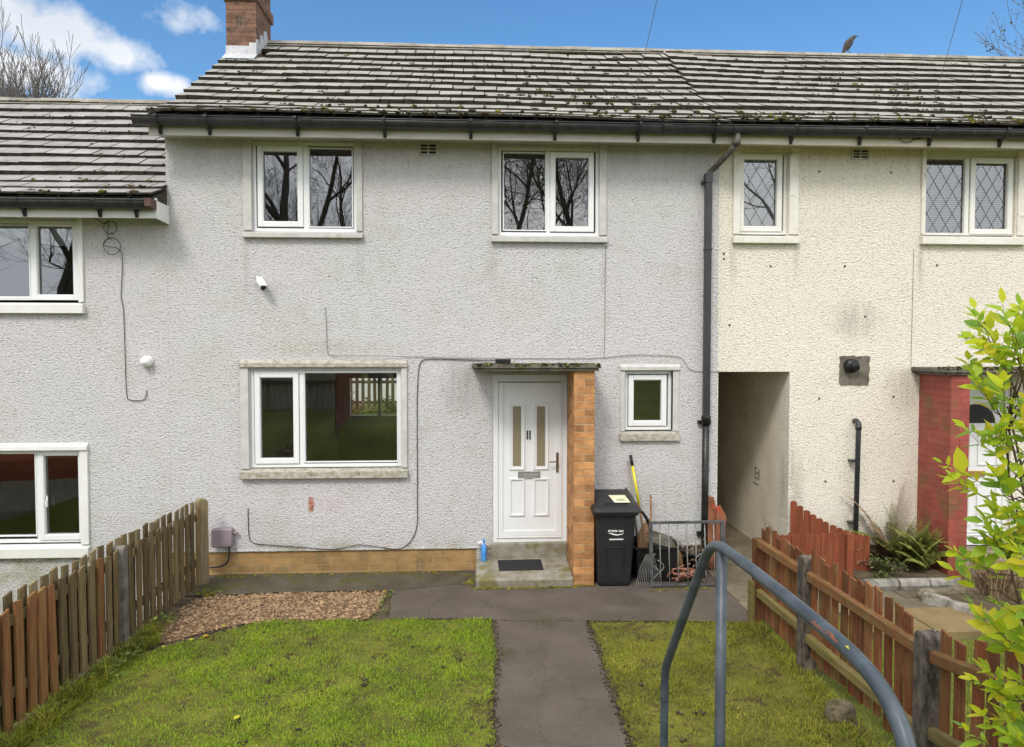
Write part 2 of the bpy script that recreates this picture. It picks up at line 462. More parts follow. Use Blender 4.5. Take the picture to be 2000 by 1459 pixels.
M['wood_orange'] = woodmat('wood_orange', (0.10, 0.042, 0.018), (0.27, 0.115, 0.048), (0.16, 0.12, 0.04), 0.55)
M['wood_red'] = woodmat('wood_red', (0.060, 0.020, 0.009), (0.245, 0.078, 0.032), (0.17, 0.125, 0.045), 0.55, var=0.32)
M['wood_redrail'] = woodmat('wood_redrail', (0.095, 0.045, 0.018), (0.24, 0.100, 0.042), (0.15, 0.120, 0.045), 0.75,
                            grain=(30, 1.6, 30), var=0.12)
M['wood_green'] = woodmat('wood_green', (0.085, 0.065, 0.022), (0.21, 0.165, 0.065), (0.14, 0.125, 0.035), 0.6,
                          grain=(30, 1.6, 30), var=0.15)
M['wood_board'] = woodmat('wood_board', (0.110, 0.030, 0.014), (0.255, 0.068, 0.032), (0.22, 0.10, 0.04), 0.30, var=0.16)
M['wood_silver'] = woodmat('wood_silver', (0.22, 0.185, 0.155), (0.46, 0.405, 0.35), (0.25, 0.22, 0.15), 0.2, var=0.2)
M['wood_dark'] = woodmat('wood_dark', (0.055, 0.036, 0.024), (0.135, 0.095, 0.065), (0.08, 0.07, 0.04), 0.3)
M['post_concrete'] = pmat('post_concrete', (0.038, 0.030, 0.022), (0.155, 0.128, 0.102), 9, 0.95, 0.9, 0.010, 70, stretch=(2.2, 2.2, 1.0),
                          spots=((0.22, 0.19, 0.16), 11, 0.62))
M['post_grey'] = pmat('post_grey', (0.095, 0.082, 0.064), (0.19, 0.168, 0.138), 8, 0.95, 0.8, 0.006, 70,
                      spots=((0.10, 0.085, 0.06), 8, 0.6))
M['rail_paint'] = pmat('rail_paint', (0.040, 0.050, 0.060), (0.066, 0.080, 0.094), 9, 0.40, 0.35, 0.003, 70, spec=0.5,
                       spots=((0.105, 0.115, 0.125), 34, 0.67), lo=0.42, hi=0.58)
M['rust'] = pmat('rust', (0.30, 0.090, 0.040), (0.40, 0.15, 0.075), 30, 0.8, 0.3, 0.002, 90)
M['binplastic'] = pmat('binplastic', (0.014, 0.014, 0.015), (0.024, 0.024, 0.024), 3, 0.45, 0.25, 0.002, 220, spec=0.4,
                       spots=((0.045, 0.040, 0.035), 5, 0.70))
M['black_plastic'] = pmat('black_plastic', (0.008, 0.008, 0.008), (0.016, 0.016, 0.016), 6, 0.4, 0.1)
M['white_paint'] = pmat('white_paint', (0.78, 0.78, 0.77), (0.82, 0.82, 0.81), 10, 0.6, 0.0)
M['sticker'] = pmat('sticker', (0.62, 0.60, 0.30), (0.74, 0.73, 0.60), 9, 0.6, 0.0)
M['ink'] = pmat('ink', (0.10, 0.10, 0.10), (0.2, 0.2, 0.2), 30, 0.7, 0.0)
M['frost'] = pmat('frost', (0.20, 0.165, 0.095), (0.255, 0.215, 0.135), 60, 0.35, 0.5, 0.003, 140, spec=0.5)
M['bronze'] = pmat('bronze', (0.16, 0.10, 0.065), (0.22, 0.15, 0.10), 20, 0.35, 0.1, metal=0.5)
M['steel'] = pmat('steel', (0.36, 0.35, 0.33), (0.48, 0.47, 0.45), 20, 0.35, 0.1, metal=0.6)
M['brass'] = pmat('brass', (0.42, 0.24, 0.07), (0.50, 0.30, 0.11), 20, 0.35, 0.1, metal=0.6)
M['black'] = pmat('black', (0.012, 0.012, 0.012), (0.02, 0.02, 0.02), 20, 0.5, 0.0)
M['mat_rubber'] = pmat('mat_rubber', (0.014, 0.014, 0.015), (0.036, 0.034, 0.033), 30, 0.85, 0.8, 0.006, 40, stretch=(1, 6, 1))
M['cable'] = pmat('cable', (0.020, 0.018, 0.016), (0.05, 0.045, 0.04), 8, 0.7, 0.0)
M['cable_grey'] = pmat('cable_grey', (0.17, 0.16, 0.15), (0.27, 0.255, 0.24), 8, 0.8, 0.0)
M['meter'] = pmat('meter', (0.215, 0.165, 0.180), (0.27, 0.215, 0.23), 6, 0.6, 0.2, 0.002, 60)
M['lampglass'] = pmat('lampglass', (0.74, 0.73, 0.70), (0.80, 0.79, 0.77), 8, 0.25, 0.0, spec=0.5)
M['bottle_blue'] = pmat('bottle_blue', (0.040, 0.21, 0.60), (0.10, 0.36, 0.74), 18, 0.25, 0.0, spec=0.5)
M['paper'] = pmat('paper', (0.62, 0.60, 0.57), (0.72, 0.70, 0.68), 30, 0.8, 0.5, 0.01, 40)
M['yellow'] = pmat('yellow', (0.66, 0.56, 0.02), (0.72, 0.63, 0.03), 10, 0.4, 0.0, spec=0.45)
M['grey_wood'] = pmat('grey_wood', (0.20, 0.185, 0.155), (0.30, 0.28, 0.24), 3, 0.85, 0.3, stretch=(12, 12, 1))
M['brown_wood'] = pmat('brown_wood', (0.16, 0.085, 0.040), (0.28, 0.165, 0.085), 3, 0.7, 0.3, stretch=(12, 12, 1))
M['iron'] = pmat('iron', (0.15, 0.145, 0.135), (0.27, 0.255, 0.23), 14, 0.55, 0.5, 0.003, 60,
                 spots=((0.20, 0.13, 0.085), 16, 0.62))
M['iron_dark'] = pmat('iron_dark', (0.035, 0.036, 0.038), (0.10, 0.098, 0.095), 14, 0.55, 0.5, 0.003, 60,
                      spots=((0.19, 0.16, 0.12), 12, 0.64))
M['rust_plank'] = pmat('rust_plank', (0.13, 0.050, 0.024), (0.26, 0.105, 0.050), 7, 0.8, 0.5, 0.006, 30,
                       spots=((0.40, 0.06, 0.03), 4, 0.62))
M['orange_net'] = pmat('orange_net', (0.24, 0.085, 0.045), (0.34, 0.18, 0.12), 16, 0.7, 0.2)
M['lead_strip'] = pmat('lead_strip', (0.045, 0.047, 0.050), (0.08, 0.08, 0.085), 12, 0.5, 0.0)
M['blind'] = pmat('blind', (0.74, 0.76, 0.77), (0.80, 0.81, 0.82), 3, 0.5, 0.0)
M['curtain'] = pmat('curtain', (0.34, 0.40, 0.41), (0.44, 0.50, 0.50), 2, 0.9, 0.0)
M['interior'] = pmat('interior', (0.42, 0.37, 0.27), (0.46, 0.41, 0.31), 2, 0.9, 0.0)
M['interior_dark'] = pmat('interior_dark', (0.10, 0.085, 0.065), (0.13, 0.115, 0.09), 2, 0.9, 0.0)
M['carpet'] = pmat('carpet', (0.10, 0.085, 0.055), (0.13, 0.11, 0.075), 30, 1.0, 0.0)
M['glass'] = glassmat('glass', 3.0, wobble=0.03)
M['glass_up'] = glassmat('glass_up', 2.7, wobble=0.03)
M['bark'] = pmat('bark', (0.10, 0.080, 0.060), (0.19, 0.158, 0.122), 6, 0.95, 0.8, 0.02, 20, stretch=(2, 2, 0.5))
M['bark_grey'] = pmat('bark_grey', (0.10, 0.086, 0.075), (0.16, 0.140, 0.125), 5, 0.95, 0.3)
M['twig'] = pmat('twig', (0.080, 0.050, 0.032), (0.15, 0.10, 0.065), 12, 0.8, 0.2)
M['leaf_bright'] = leafmat('leaf_bright', [(0.0, (0.20, 0.36, 0.060)), (0.22, (0.34, 0.50, 0.040)), (0.55, (0.52, 0.63, 0.030)),
                                           (0.85, (0.66, 0.68, 0.035)), (1.0, (0.74, 0.60, 0.05))], 0.45, 0.55, 0.3)
M['leaf_dark'] = leafmat('leaf_dark', [(0.0, (0.030, 0.045, 0.014)), (0.5, (0.075, 0.105, 0.022)), (1.0, (0.15, 0.17, 0.05))], 0.5, 0.25)
M['leaf_fern'] = leafmat('leaf_fern', [(0.0, (0.10, 0.115, 0.024)), (0.5, (0.20, 0.22, 0.045)), (1.0, (0.33, 0.32, 0.10))], 0.5, 0.3)
M['leaf_dead'] = leafmat('leaf_dead', [(0.0, (0.19, 0.13, 0.07)), (0.5, (0.30, 0.215, 0.125)), (1.0, (0.42, 0.33, 0.21))], 0.8, 0.25, 0.15)
M['leaf_weed'] = leafmat('leaf_weed', [(0.0, (0.060, 0.085, 0.020)), (0.5, (0.13, 0.18, 0.040)), (0.92, (0.19, 0.25, 0.05)),
                                       (1.0, (0.50, 0.50, 0.04))], 0.5, 0.3)
M['leaf_far'] = leafmat('leaf_far', [(0.0, (0.085, 0.062, 0.035)), (1.0, (0.17, 0.14, 0.06))], 0.7, 0.25)
M['leaf_yellow'] = leafmat('leaf_yellow', [(0.0, (0.50, 0.42, 0.03)), (0.5, (0.55, 0.50, 0.04)), (1.0, (0.52, 0.26, 0.03))], 0.5, 0.3, byobj=True)
M['feather'] = pmat('feather', (0.050, 0.042, 0.036), (0.085, 0.070, 0.058), 20, 0.7, 0.2)
M['beak'] = pmat('beak', (0.05, 0.04, 0.03), (0.07, 0.055, 0.04), 20, 0.5, 0.0)
M['ground'] = pmat('ground', (0.080, 0.090, 0.022), (0.135, 0.150, 0.030), 1.5, 1.0, 0.8, 0.02, 60,
                   spots=((0.09, 0.07, 0.035), 1.2, 0.58), spec=0.1)
M['stair'] = pmat('stair', (0.22, 0.21, 0.18), (0.32, 0.30, 0.26), 6, 0.9, 0.5)
M['galv'] = pmat('galv', (0.12, 0.13, 0.13), (0.17, 0.18, 0.18), 6, 0.5, 0.0)
M['lamp_green'] = pmat('lamp_green', (0.05, 0.08, 0.05), (0.08, 0.11, 0.07), 6, 0.5, 0.0)


# ------------------------------------------------------------------ mesh builder
class MB:
    def __init__(s):
        s.v, s.f, s.m, s.sm = [], [], [], []
        s.k = 0
        s.smooth = False

    def add(s, vs, fs):
        o = len(s.v)
        s.v.extend([tuple(p) for p in vs])
        for f in fs:
            s.f.append(tuple(i + o for i in f))
            s.m.append(s.k)
            s.sm.append(s.smooth)
        return o

    def box(s, x0, x1, y0, y1, z0, z1):
        vs = [(x0, y0, z0), (x1, y0, z0), (x1, y1, z0), (x0, y1, z0), (x0, y0, z1), (x1, y0, z1), (x1, y1, z1), (x0, y1, z1)]
        s.add(vs, [(3, 2, 1, 0), (4, 5, 6, 7), (0, 1, 5, 4), (1, 2, 6, 5), (2, 3, 7, 6), (3, 0, 4, 7)])
        return s

    def obox(s, c, h, M3):
        c = Vector(c)
        vs = []
        for z in (-1, 1):
            for x, y in ((-1, -1), (1, -1), (1, 1), (-1, 1)):
                vs.append(c + M3 @ Vector((x * h[0], y * h[1], z * h[2])))
        s.add(vs, [(3, 2, 1, 0), (4, 5, 6, 7), (0, 1, 5, 4), (1, 2, 6, 5), (2, 3, 7, 6), (3, 0, 4, 7)])
        return s

    def quad(s, a, b, c, d):
        s.add([a, b, c, d], [(0, 1, 2, 3)])
        return s

    def ring(s, x0, x1, z0, z1, l, r, b, t, y0, y1):
        """rectangular frame in the wall plane; members butt end to end"""
        s.box(x0, x0 + l, y0, y1, z0, z1)
        s.box(x1 - r, x1, y0, y1, z0, z1)
        if b: s.box(x0 + l, x1 - r, y0, y1, z0, z0 + b)
        if t: s.box(x0 + l, x1 - r, y0, y1, z1 - t, z1)
        return s

    def tube(s, pts, r, n=8, cap=True):
        pts = [Vector(p) for p in pts]
        k = len(pts)
        rs = r if isinstance(r, (list, tuple)) else [r] * k
        tan = []
        for i in range(k):
            a = pts[max(i - 1, 0)]
            b = pts[min(i + 1, k - 1)]
            t = b - a
            tan.append(t.normalized() if t.length > 1e-9 else Vector((0, 0, 1)))
        up = Vector((0, 0, 1)) if abs(tan[0].z) < 0.9 else Vector((1, 0, 0))
        nrm = (up - tan[0] * up.dot(tan[0])).normalized()
        vs = []
        for i in range(k):
            t = tan[i]
            nrm = nrm - t * nrm.dot(t)
            if nrm.length < 1e-6:
                nrm = t.orthogonal()
            nrm.normalize()
            bn = t.cross(nrm)
            for j in range(n):
                a = 2 * math.pi * j / n
                vs.append(pts[i] + (nrm * math.cos(a) + bn * math.sin(a)) * rs[i])
        fs = []
        for i in range(k - 1):
            for j in range(n):
                j2 = (j + 1) % n
                fs.append((i * n + j, i * n + j2, (i + 1) * n + j2, (i + 1) * n + j))
        if cap:
            fs.append(tuple(range(n - 1, -1, -1)))
            fs.append(tuple((k - 1) * n + j for j in range(n)))
        sm = s.smooth
        s.smooth = True
        s.add(vs, fs)
        s.smooth = sm
        return s

    def lathe(s, prof, c, n=16, axis=None):
        """prof: (radius, height) pairs, turned about +z or about the given axis"""
        Mx = Matrix.Identity(3)
        if axis is not None:
            Mx = Vector(axis).to_track_quat('Z', 'Y').to_matrix()
        c = Vector(c)
        vs, fs = [], []
        for (r, h) in prof:
            for j in range(n):
                a = 2 * math.pi * j / n
                vs.append(c + Mx @ Vector((r * math.cos(a), r * math.sin(a), h)))
        for i in range(len(prof) - 1):
            for j in range(n):
                j2 = (j + 1) % n
                fs.append((i * n + j, i * n + j2, (i + 1) * n + j2, (i + 1) * n + j))
        fs.append(tuple(range(n - 1, -1, -1)))
        fs.append(tuple((len(prof) - 1) * n + j for j in range(n)))
        sm = s.smooth
        s.smooth = True
        s.add(vs, fs)
        s.smooth = sm
        return s

    def prism(s, poly, d, fn=None):
        """closed outline (3-D points) pushed along the vector d"""
        n = len(poly)
        d = Vector(d)
        a = [Vector(p) for p in poly]
        b = [p + d for p in a]
        fs = [tuple(range(n - 1, -1, -1)), tuple(range(n, 2 * n))]
        for i in range(n):
            j = (i + 1) % n
            fs.append((i, j, n + j, n + i))
        s.add(a + b, fs)
        return s

    def blob(s, c, r, jit=0.25, flat=1.0):
        """rough lump: jittered icosahedron"""
        g = (1 + 5 ** .5) / 2
        base = [(-1, g, 0), (1, g, 0), (-1, -g, 0), (1, -g, 0), (0, -1, g), (0, 1, g), (0, -1, -g), (0, 1, -g), (g, 0, -1), (g, 0, 1), (-g, 0, -1), (-g, 0, 1)]
        fs = [(0, 11, 5), (0, 5, 1), (0, 1, 7), (0, 7, 10), (0, 10, 11), (1, 5, 9), (5, 11, 4), (11, 10, 2), (10, 7, 6), (7, 1, 8),
              (3, 9, 4), (3, 4, 2), (3, 2, 6), (3, 6, 8), (3, 8, 9), (4, 9, 5), (2, 4, 11), (6, 2, 10), (8, 6, 7), (9, 8, 1)]
        a = random.random() * 6.28
        ca, sa = math.cos(a), math.sin(a)
        vs = []
        for x, y, z in base:
            k = r / 1.9 * (1 + random.uniform(-jit, jit))
            X, Y = x * ca - y * sa, x * sa + y * ca
            vs.append((c[0] + X * k, c[1] + Y * k, c[2] + z * k * flat))
        s.add(vs, fs)
        return s

    def mesh(s, name, mats):
        me = bpy.data.meshes.new(name)
        me.from_pydata(s.v, [], s.f)
        for m in (mats if isinstance(mats, (list, tuple)) else [mats]):
            me.materials.append(M[m] if isinstance(m, str) else m)
        me.polygons.foreach_set('material_index', s.m)
        me.polygons.foreach_set('use_smooth', s.sm)
        me.update()
        return me


def put(name, me, parent=None, bevel=0.0, keep=False):
    o = bpy.data.objects.new(name, me)
    col.objects.link(o)
    if parent is not None:
        o.parent = parent
        if not keep:
            # meshes are modelled in scene coordinates: undo the offset of the parents
            off = Vector((0, 0, 0))
            p = parent
            while p is not None:
                if p.type == 'EMPTY':
                    off += p.location
                p = p.parent
            if parent.type == 'EMPTY':
                o.matrix_parent_inverse = Matrix.Translation(-off)
    if bevel:
        b = o.modifiers.new('bevel', 'BEVEL')
        b.width = bevel
        b.segments = 2
        b.limit_method = 'ANGLE'
        b.angle_limit = R(40)
    return o


def part(name, mb, mats, parent, bevel=0.0, label=None, keep=False, stuff=False):
    o = put(name, mb.mesh(name, mats), parent, bevel, keep)
    if label: o['label'] = label
    if stuff: o['kind'] = 'stuff'
    return o


def tag(o, label, cat, group=None):
    o['label'] = label
    o['category'] = cat
    if group: o['group'] = group
    return o


def thing(name, label, cat, loc=(0, 0, 0), group=None):
    o = bpy.data.objects.new(name, None)
    o.empty_display_size = 0.1
    o.location = loc
    col.objects.link(o)
    return tag(o, label, cat, group)


def solo(name, mb, mats, label, cat, group=None, bevel=0.0):
    return tag(put(name, mb.mesh(name, mats), None, bevel), label, cat, group)


def structure(name, mb, mats):
    o = put(name, mb.mesh(name, mats))
    o['kind'] = 'structure'
    return o


def stuff(name, me_or_mb, mats, label, cat):
    me = me_or_mb.mesh(name, mats) if isinstance(me_or_mb, MB) else me_or_mb
    o = put(name, me)
    o['kind'] = 'stuff'
    return tag(o, label, cat)


def copy_tree(o, parent=None):
    c = o.copy()
    col.objects.link(c)
    if parent is not None:
        c.parent = parent
    for ch in list(o.children):
        copy_tree(ch, c)
    return c


def inside(poly, x, y):
    n = len(poly)
    c = False
    j = n - 1
    for i in range(n):
        xi, yi = poly[i]
        xj, yj = poly[j]
        if (yi > y) != (yj > y) and x < (xj - xi) * (y - yi) / (yj - yi) + xi:
            c = not c
        j = i
    return c


def sheet(mb, poly, z, ragged=0.0, step=0.12, rseed=1):
    """flat sheet with a slightly uneven outline"""
    rr = random.Random(rseed)
    out = []
    n = len(poly)
    for i in range(n):
        a, b = Vector(poly[i]), Vector(poly[(i + 1) % n])
        k = max(1, int((b - a).length / step))
        for t in range(k):
            p = a.lerp(b, t / k)
            if ragged:
                p = p + Vector((rr.uniform(-ragged, ragged), rr.uniform(-ragged, ragged)))
            out.append((p.x, p.y, z))
    mb.add(out, [tuple(range(len(out)))])

# ------------------------------------------------------------------ the setting: terrain, paths, beds
Z0 = 0.08                                    # garden level at the foot of the wall


def sstep(a, b, x):
    t = min(1, max(0, (x - a) / (b - a)))
    return t * t * (3 - 2 * t)


def terrain(x, y):
    z = Z0 - 0.015
    if y < -4.9:
        z += sstep(-5.1, -6.6, y) * 1.05 + max(0, -6.6 - y) * 0.045
    if y > 6.0:
        z += sstep(6.2, 8.6, y) * 1.25
    drop = sstep(-3.32, -3.62, x) * 0.91
    if y > 6.0:
        drop *= 1 - sstep(6.0, 9.0, y)
    if y < -6.0:
        drop *= 1 - sstep(-6.0, -9.0, y)
    z -= drop
    if 0.06 < x < 1.12 and -6.35 < y < -5.0:
        z = min(z, Z0 - 0.03)                # cut for the garden steps
    return z


def axis(lo, hi, fine):
    a = [lo, lo * 0.5, lo * 0.25, lo * 0.13]
    v = -14.0
    while v <= 14.0:
        a.append(round(v, 3))
        v += fine
    a += [hi * 0.13, hi * 0.25, hi * 0.5, hi]
    return sorted(set(a))


gx, gy = axis(-220, 220, 0.25), axis(-220, 220, 0.25)
g = MB()
g.smooth = True
g.add([(x, y, terrain(x, y)) for y in gy for x in gx],
      [(j * len(gx) + i, j * len(gx) + i + 1, (j + 1) * len(gx) + i + 1, (j + 1) * len(gx) + i)
       for j in range(len(gy) - 1) for i in range(len(gx) - 1)])
structure('ground', g, 'ground')

b = MB()
sheet(b, [(-3.33, -5.0), (-3.33, -0.02), (2.80, -0.02), (2.80, -5.0)], Z0 - 0.008)
structure('soil', b, 'soil')
b = MB()
sheet(b, [(-0.93, -0.66), (-0.87, -1.49), (0.17, -1.56), (0.19, -2.5), (0.14, -3.3), (0.16, -5.2), (1.03, -5.2), (1.07, -3.3),
          (1.10, -2.4), (1.11, -1.66), (2.05, -1.70), (2.75, -1.76), (2.96, -1.60), (2.99, 0.0), (1.37, 0.0), (1.13, -0.3), (0.0, -0.3)],
      Z0 + 0.004, 0.008, 0.09, 3)
structure('path', b, 'asphalt')
b = MB()
sheet(b, [(-3.18, -0.74), (-2.1, -0.655), (-0.94, -0.67), (0.02, -0.42), (0.02, 0.0), (-3.30, 0.0)], Z0 + 0.008, 0.010, 0.10, 5)
structure('footing', b, 'strip')
LAWN_L = [(-3.27, -5.0), (-3.22, -3.0), (-3.12, -2.35), (-2.85, -2.10), (-2.45, -1.76), (-2.18, -1.52), (-1.9, -1.47), (-1.06, -1.54),
          (-0.86, -1.50), (0.17, -1.57), (0.185, -2.5), (0.13, -3.3), (0.15, -5.0)]
LAWN_R = [(1.12, -1.67), (2.05, -1.71), (2.68, -1.78), (2.72, -5.0), (1.05, -5.0), (1.08, -3.3), (1.11, -2.4)]
b = MB()
sheet(b, LAWN_L, Z0 + 0.001, 0.02, 0.12, 8)
sheet(b, LAWN_R, Z0 + 0.001, 0.02, 0.12, 9)
structure('lawn', b, 'turf')
GRAVEL = [(-3.12, -1.60), (-3.02, -0.80), (-2.07, -0.675), (-0.98, -0.69), (-0.99, -1.18), (-1.10, -1.50), (-1.9, -1.46), (-2.2, -1.53),
          (-2.5, -1.68), (-2.90, -2.02)]
b = MB()
sheet(b, GRAVEL, Z0 + 0.002, 0.02, 0.12, 4)
structure('gravel_bed', b, 'pebble_bed')
# passage floor and the neighbour's paving
b = MB()
b.box(3.0, 3.9, 0.02, 6.9, 0.0, Z0 + 0.03)
structure('passage_floor', b, 'slab')
b = MB()
rr = random.Random(2)
xs = [2.82, 3.45, 4.05, 4.68, 5.30, 5.92, 6.55, 7.2]
ys = [0.0, -0.60, -1.20, -1.60]
for i in range(len(xs) - 1):
    for j in range(len(ys) - 1):
        b.box(xs[i] + 0.006, xs[i + 1] - 0.006, ys[j + 1] + 0.006, ys[j] - 0.006, 0.0, Z0 + 0.008 + rr.uniform(-0.004, 0.004))
structure('paving', b, 'slab')
b = MB()
b.box(4.36, 4.95, -2.24, -1.61, 0.0, Z0 + 0.055)
b.box(3.74, 4.35, -2.22, -1.61, 0.0, Z0 + 0.050)
b.box(4.96, 5.60, -2.23, -1.70, 0.0, Z0 + 0.050)
structure('ochre_paving', b, 'slab_ochre')
# garden steps below the camera
b = MB()
for i in range(6):
    b.box(0.10, 1.08, -5.25 - 0.2 * (i + 1) - (0.0 if i < 5 else 0.25), -5.25 - 0.2 * i, 0.0, Z0 + 0.19 * (i + 1) - 0.006)
structure('steps', b, 'stair')


# ------------------------------------------------------------------ houses
def wall_with_holes(mb, x0, x1, z0, z1, holes, y0=0.0, y1=0.27):
    """front wall slab with real openings"""
    xs = sorted({x0, x1, *[v for h in holes for v in h[:2]]})
    zs = sorted({z0, z1, *[v for h in holes for v in h[2:]]})
    for i in range(len(xs) - 1):
        for j in range(len(zs) - 1):
            a, c, d, e = xs[i], xs[i + 1], zs[j], zs[j + 1]
            mx, mz = (a + c) / 2, (d + e) / 2
            if any(h[0] < mx < h[1] and h[2] < mz < h[3] for h in holes):
                continue
            mb.quad((a, y0, d), (c, y0, d), (c, y0, e), (a, y0, e))
            mb.quad((a, y1, e), (c, y1, e), (c, y1, d), (a, y1, d))
    for h in holes:
        a, c, d, e = h
        mb.quad((a, y0, d), (a, y0, e), (a, y1, e), (a, y1, d))
        mb.quad((c, y0, d), (c, y1, d), (c, y1, e), (c, y0, e))
        mb.quad((a, y0, e), (c, y0, e), (c, y1, e), (a, y1, e))
        if d > z0 + 0.01:
            mb.quad((a, y0, d), (a, y1, d), (c, y1, d), (c, y0, d))
    mb.quad((x0, y0, z0), (x0, y0, z1), (x0, y1, z1), (x0, y1, z0))
    mb.quad((x1, y0, z0), (x1, y1, z0), (x1, y1, z1), (x1, y0, z1))
    return mb


def bricks(mb, x0, x1, y0, y1, z0, z1, ch=0.0857, bl=0.225, joint=0.010, mort=1, bk=0, proud=0.004, phase=0.0):
    """bonded brickwork round a mortar core: real bricks on all four sides"""
    mb.k = mort
    mb.box(x0 + proud, x1 - proud, y0 + proud, y1 - proud, z0, z1)
    mb.k = bk
    rr = random.Random(int((x0 + z0) * 1000))
    n = int(round((z1 - z0) / ch))
    ch = (z1 - z0) / n
    for r in range(n):
        za, zb = z0 + r * ch + joint * 0.5, z0 + (r + 1) * ch - joint * 0.5
        for side in range(4):
            L = (x1 - x0) if side in (0, 2) else (y1 - y0)
            unit = bl if (r + side) % 2 == 0 else bl
            off = (0 if (r + side) % 2 == 0 else -bl / 2) + phase
            if L < 0.35:
                cuts = [0, L] if (r + side) % 2 == 0 else [0, L / 2, L]
            else:
                cuts = [0]
                p = off + unit
                while p < L - 0.04:
                    if p > 0.04:
                        cuts.append(p)
                    p += unit
                cuts.append(L)
            for i in range(len(cuts) - 1):
                a, c = cuts[i] + joint / 2 * (i > 0), cuts[i + 1] - joint / 2 * (i < len(cuts) - 2)
                d = rr.uniform(-0.0012, 0.0012)
                t = 0.05
                if side == 0:
                    mb.box(x0 + a, x0 + c, y0 + d, y0 + t, za, zb)
                elif side == 2:
                    mb.box(x0 + a, x0 + c, y1 - t, y1 + d, za, zb)
                elif side == 1:
                    mb.box(x1 - t, x1 + d, y0 + 0.052 + a * (L - 0.104) / L, y0 + 0.052 + c * (L - 0.104) / L, za, zb)
                else:
                    mb.box(x0 - d, x0 + t, y0 + 0.052 + a * (L - 0.104) / L, y0 + 0.052 + c * (L - 0.104) / L, za, zb)
    return mb


PROFILE = [(-0.40, 5.456), (-0.124, 5.574), (0.147, 5.702), (0.411, 5.846), (0.661, 6.011), (0.907, 6.183), (1.152, 6.355),
           (1.401, 6.523), (1.645, 6.698), (1.889, 6.872), (2.132, 7.049), (2.372, 7.228), (2.607, 7.415), (2.70, 7.487)]


def roof_mesh(x0, x1, dz, seed, tw=0.292, skip=None, sag=None):
    """overlapping concrete tiles laid course by course on the front slope, plain rear slope"""
    rr = random.Random(seed)
    mb = MB()
    for r in range(len(PROFILE) - 1):
        (ya, za), (yb, zb) = PROFILE[r], PROFILE[r + 1]
        za, zb = za + dz, zb + dz
        th = 0.026 if r < 3 else 0.054
        u = Vector((0, yb - ya, zb - za)).normalized()
        nv = Vector((0, -u.z, u.y))
        off = (r % 2) * tw * 0.5 + rr.uniform(-0.02, 0.02)
        x = x0 - off
        while x < x1 - 0.02:
            a, c = max(x, x0), min(x + tw, x1)
            x += tw
            if c - a < 0.03 or (skip and skip(0.5 * (a + c), ya + 0.15)):
                continue
            gap = 0.006
            lift = rr.uniform(-0.004, 0.005)
            tl = rr.uniform(-0.004, 0.004)
            low = rr.uniform(-0.006, 0.006)
            sg = sag(0.5 * (a + c), r) if sag else 0.0
            A = Vector((0, ya, za + sg)) + u * low
            B = Vector((0, yb, zb + sg)) + u * 0.07
            t0 = nv * (th + lift)
            t1 = nv * 0.002
            lo0, lo1 = A, B
            vs = [Vector((a + gap, 0, 0)) + lo0 + t0 * 0, Vector((c - gap, 0, 0)) + lo0 + t0 * 0,
                  Vector((c - gap, 0, 0)) + lo0 + t0 + nv * tl, Vector((a + gap, 0, 0)) + lo0 + t0 - nv * tl,
                  Vector((a + gap, 0, 0)) + lo1 + t1 - nv * th, Vector((c - gap, 0, 0)) + lo1 + t1 - nv * th,
                  Vector((c - gap, 0, 0)) + lo1 + t1, Vector((a + gap, 0, 0)) + lo1 + t1]
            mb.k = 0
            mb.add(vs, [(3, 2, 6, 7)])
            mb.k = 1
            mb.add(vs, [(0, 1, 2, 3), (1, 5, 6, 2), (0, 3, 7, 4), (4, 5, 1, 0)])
    # felt under the tiles, rear slope and gable ends
    mb.k = 1
    pr = [(y, z + dz - 0.028) for y, z in PROFILE]
    for r in range(len(pr) - 1):
        mb.quad((x0 + .01, pr[r][0] + 0.02, pr[r][1]), (x1 - .01, pr[r][0] + 0.02, pr[r][1]),
                (x1 - .01, pr[r + 1][0] + 0.02, pr[r + 1][1]), (x0 + .01, pr[r + 1][0] + 0.02, pr[r + 1][1]))
    yr, zr = pr[-1]
    mb.k = 0
    mb.quad((x1, yr, zr), (x0, yr, zr), (x0, 5.8, 5.40 + dz), (x1, 5.8, 5.40 + dz))
    mb.k = 1
    for x in (x0 + .01, x1 - .01):
        mb.add([(x, p[0] + 0.02, p[1]) for p in pr] + [(x, 5.75, 5.38 + dz), (x, -0.3, 5.38 + dz)], [tuple(range(len(pr) + 2))])
    return mb


def ridge_mesh(x0, x1, dz, seed):
    rr = random.Random(seed)
    mb = MB()
    x = x0
    yr, zr = PROFILE[-1]
    zr += dz
    while x < x1 - 0.05:
        c = min(x + 0.45, x1)
        h = zr + 0.055 + rr.uniform(-0.006, 0.006)
        prof = [(yr - 0.135, zr - 0.065), (yr - 0.115, zr - 0.025), (yr - 0.055, h - 0.012), (yr, h), (yr + 0.055, h - 0.012), (yr + 0.12, zr - 0.03), (yr + 0.135, zr - 0.07)]
        mb.k = 0
        mb.prism([(x + 0.004, y, z) for y, z in prof], (c - x - 0.008, 0, 0))
        mb.k = 1
        mb.prism([(c - 0.008, y * 1.0 + (yr - y) * -0.02, z + 0.004) for y, z in prof], (0.016, 0, 0))
        x = c
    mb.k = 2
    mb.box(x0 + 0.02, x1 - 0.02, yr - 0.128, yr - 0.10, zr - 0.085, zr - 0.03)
    return mb


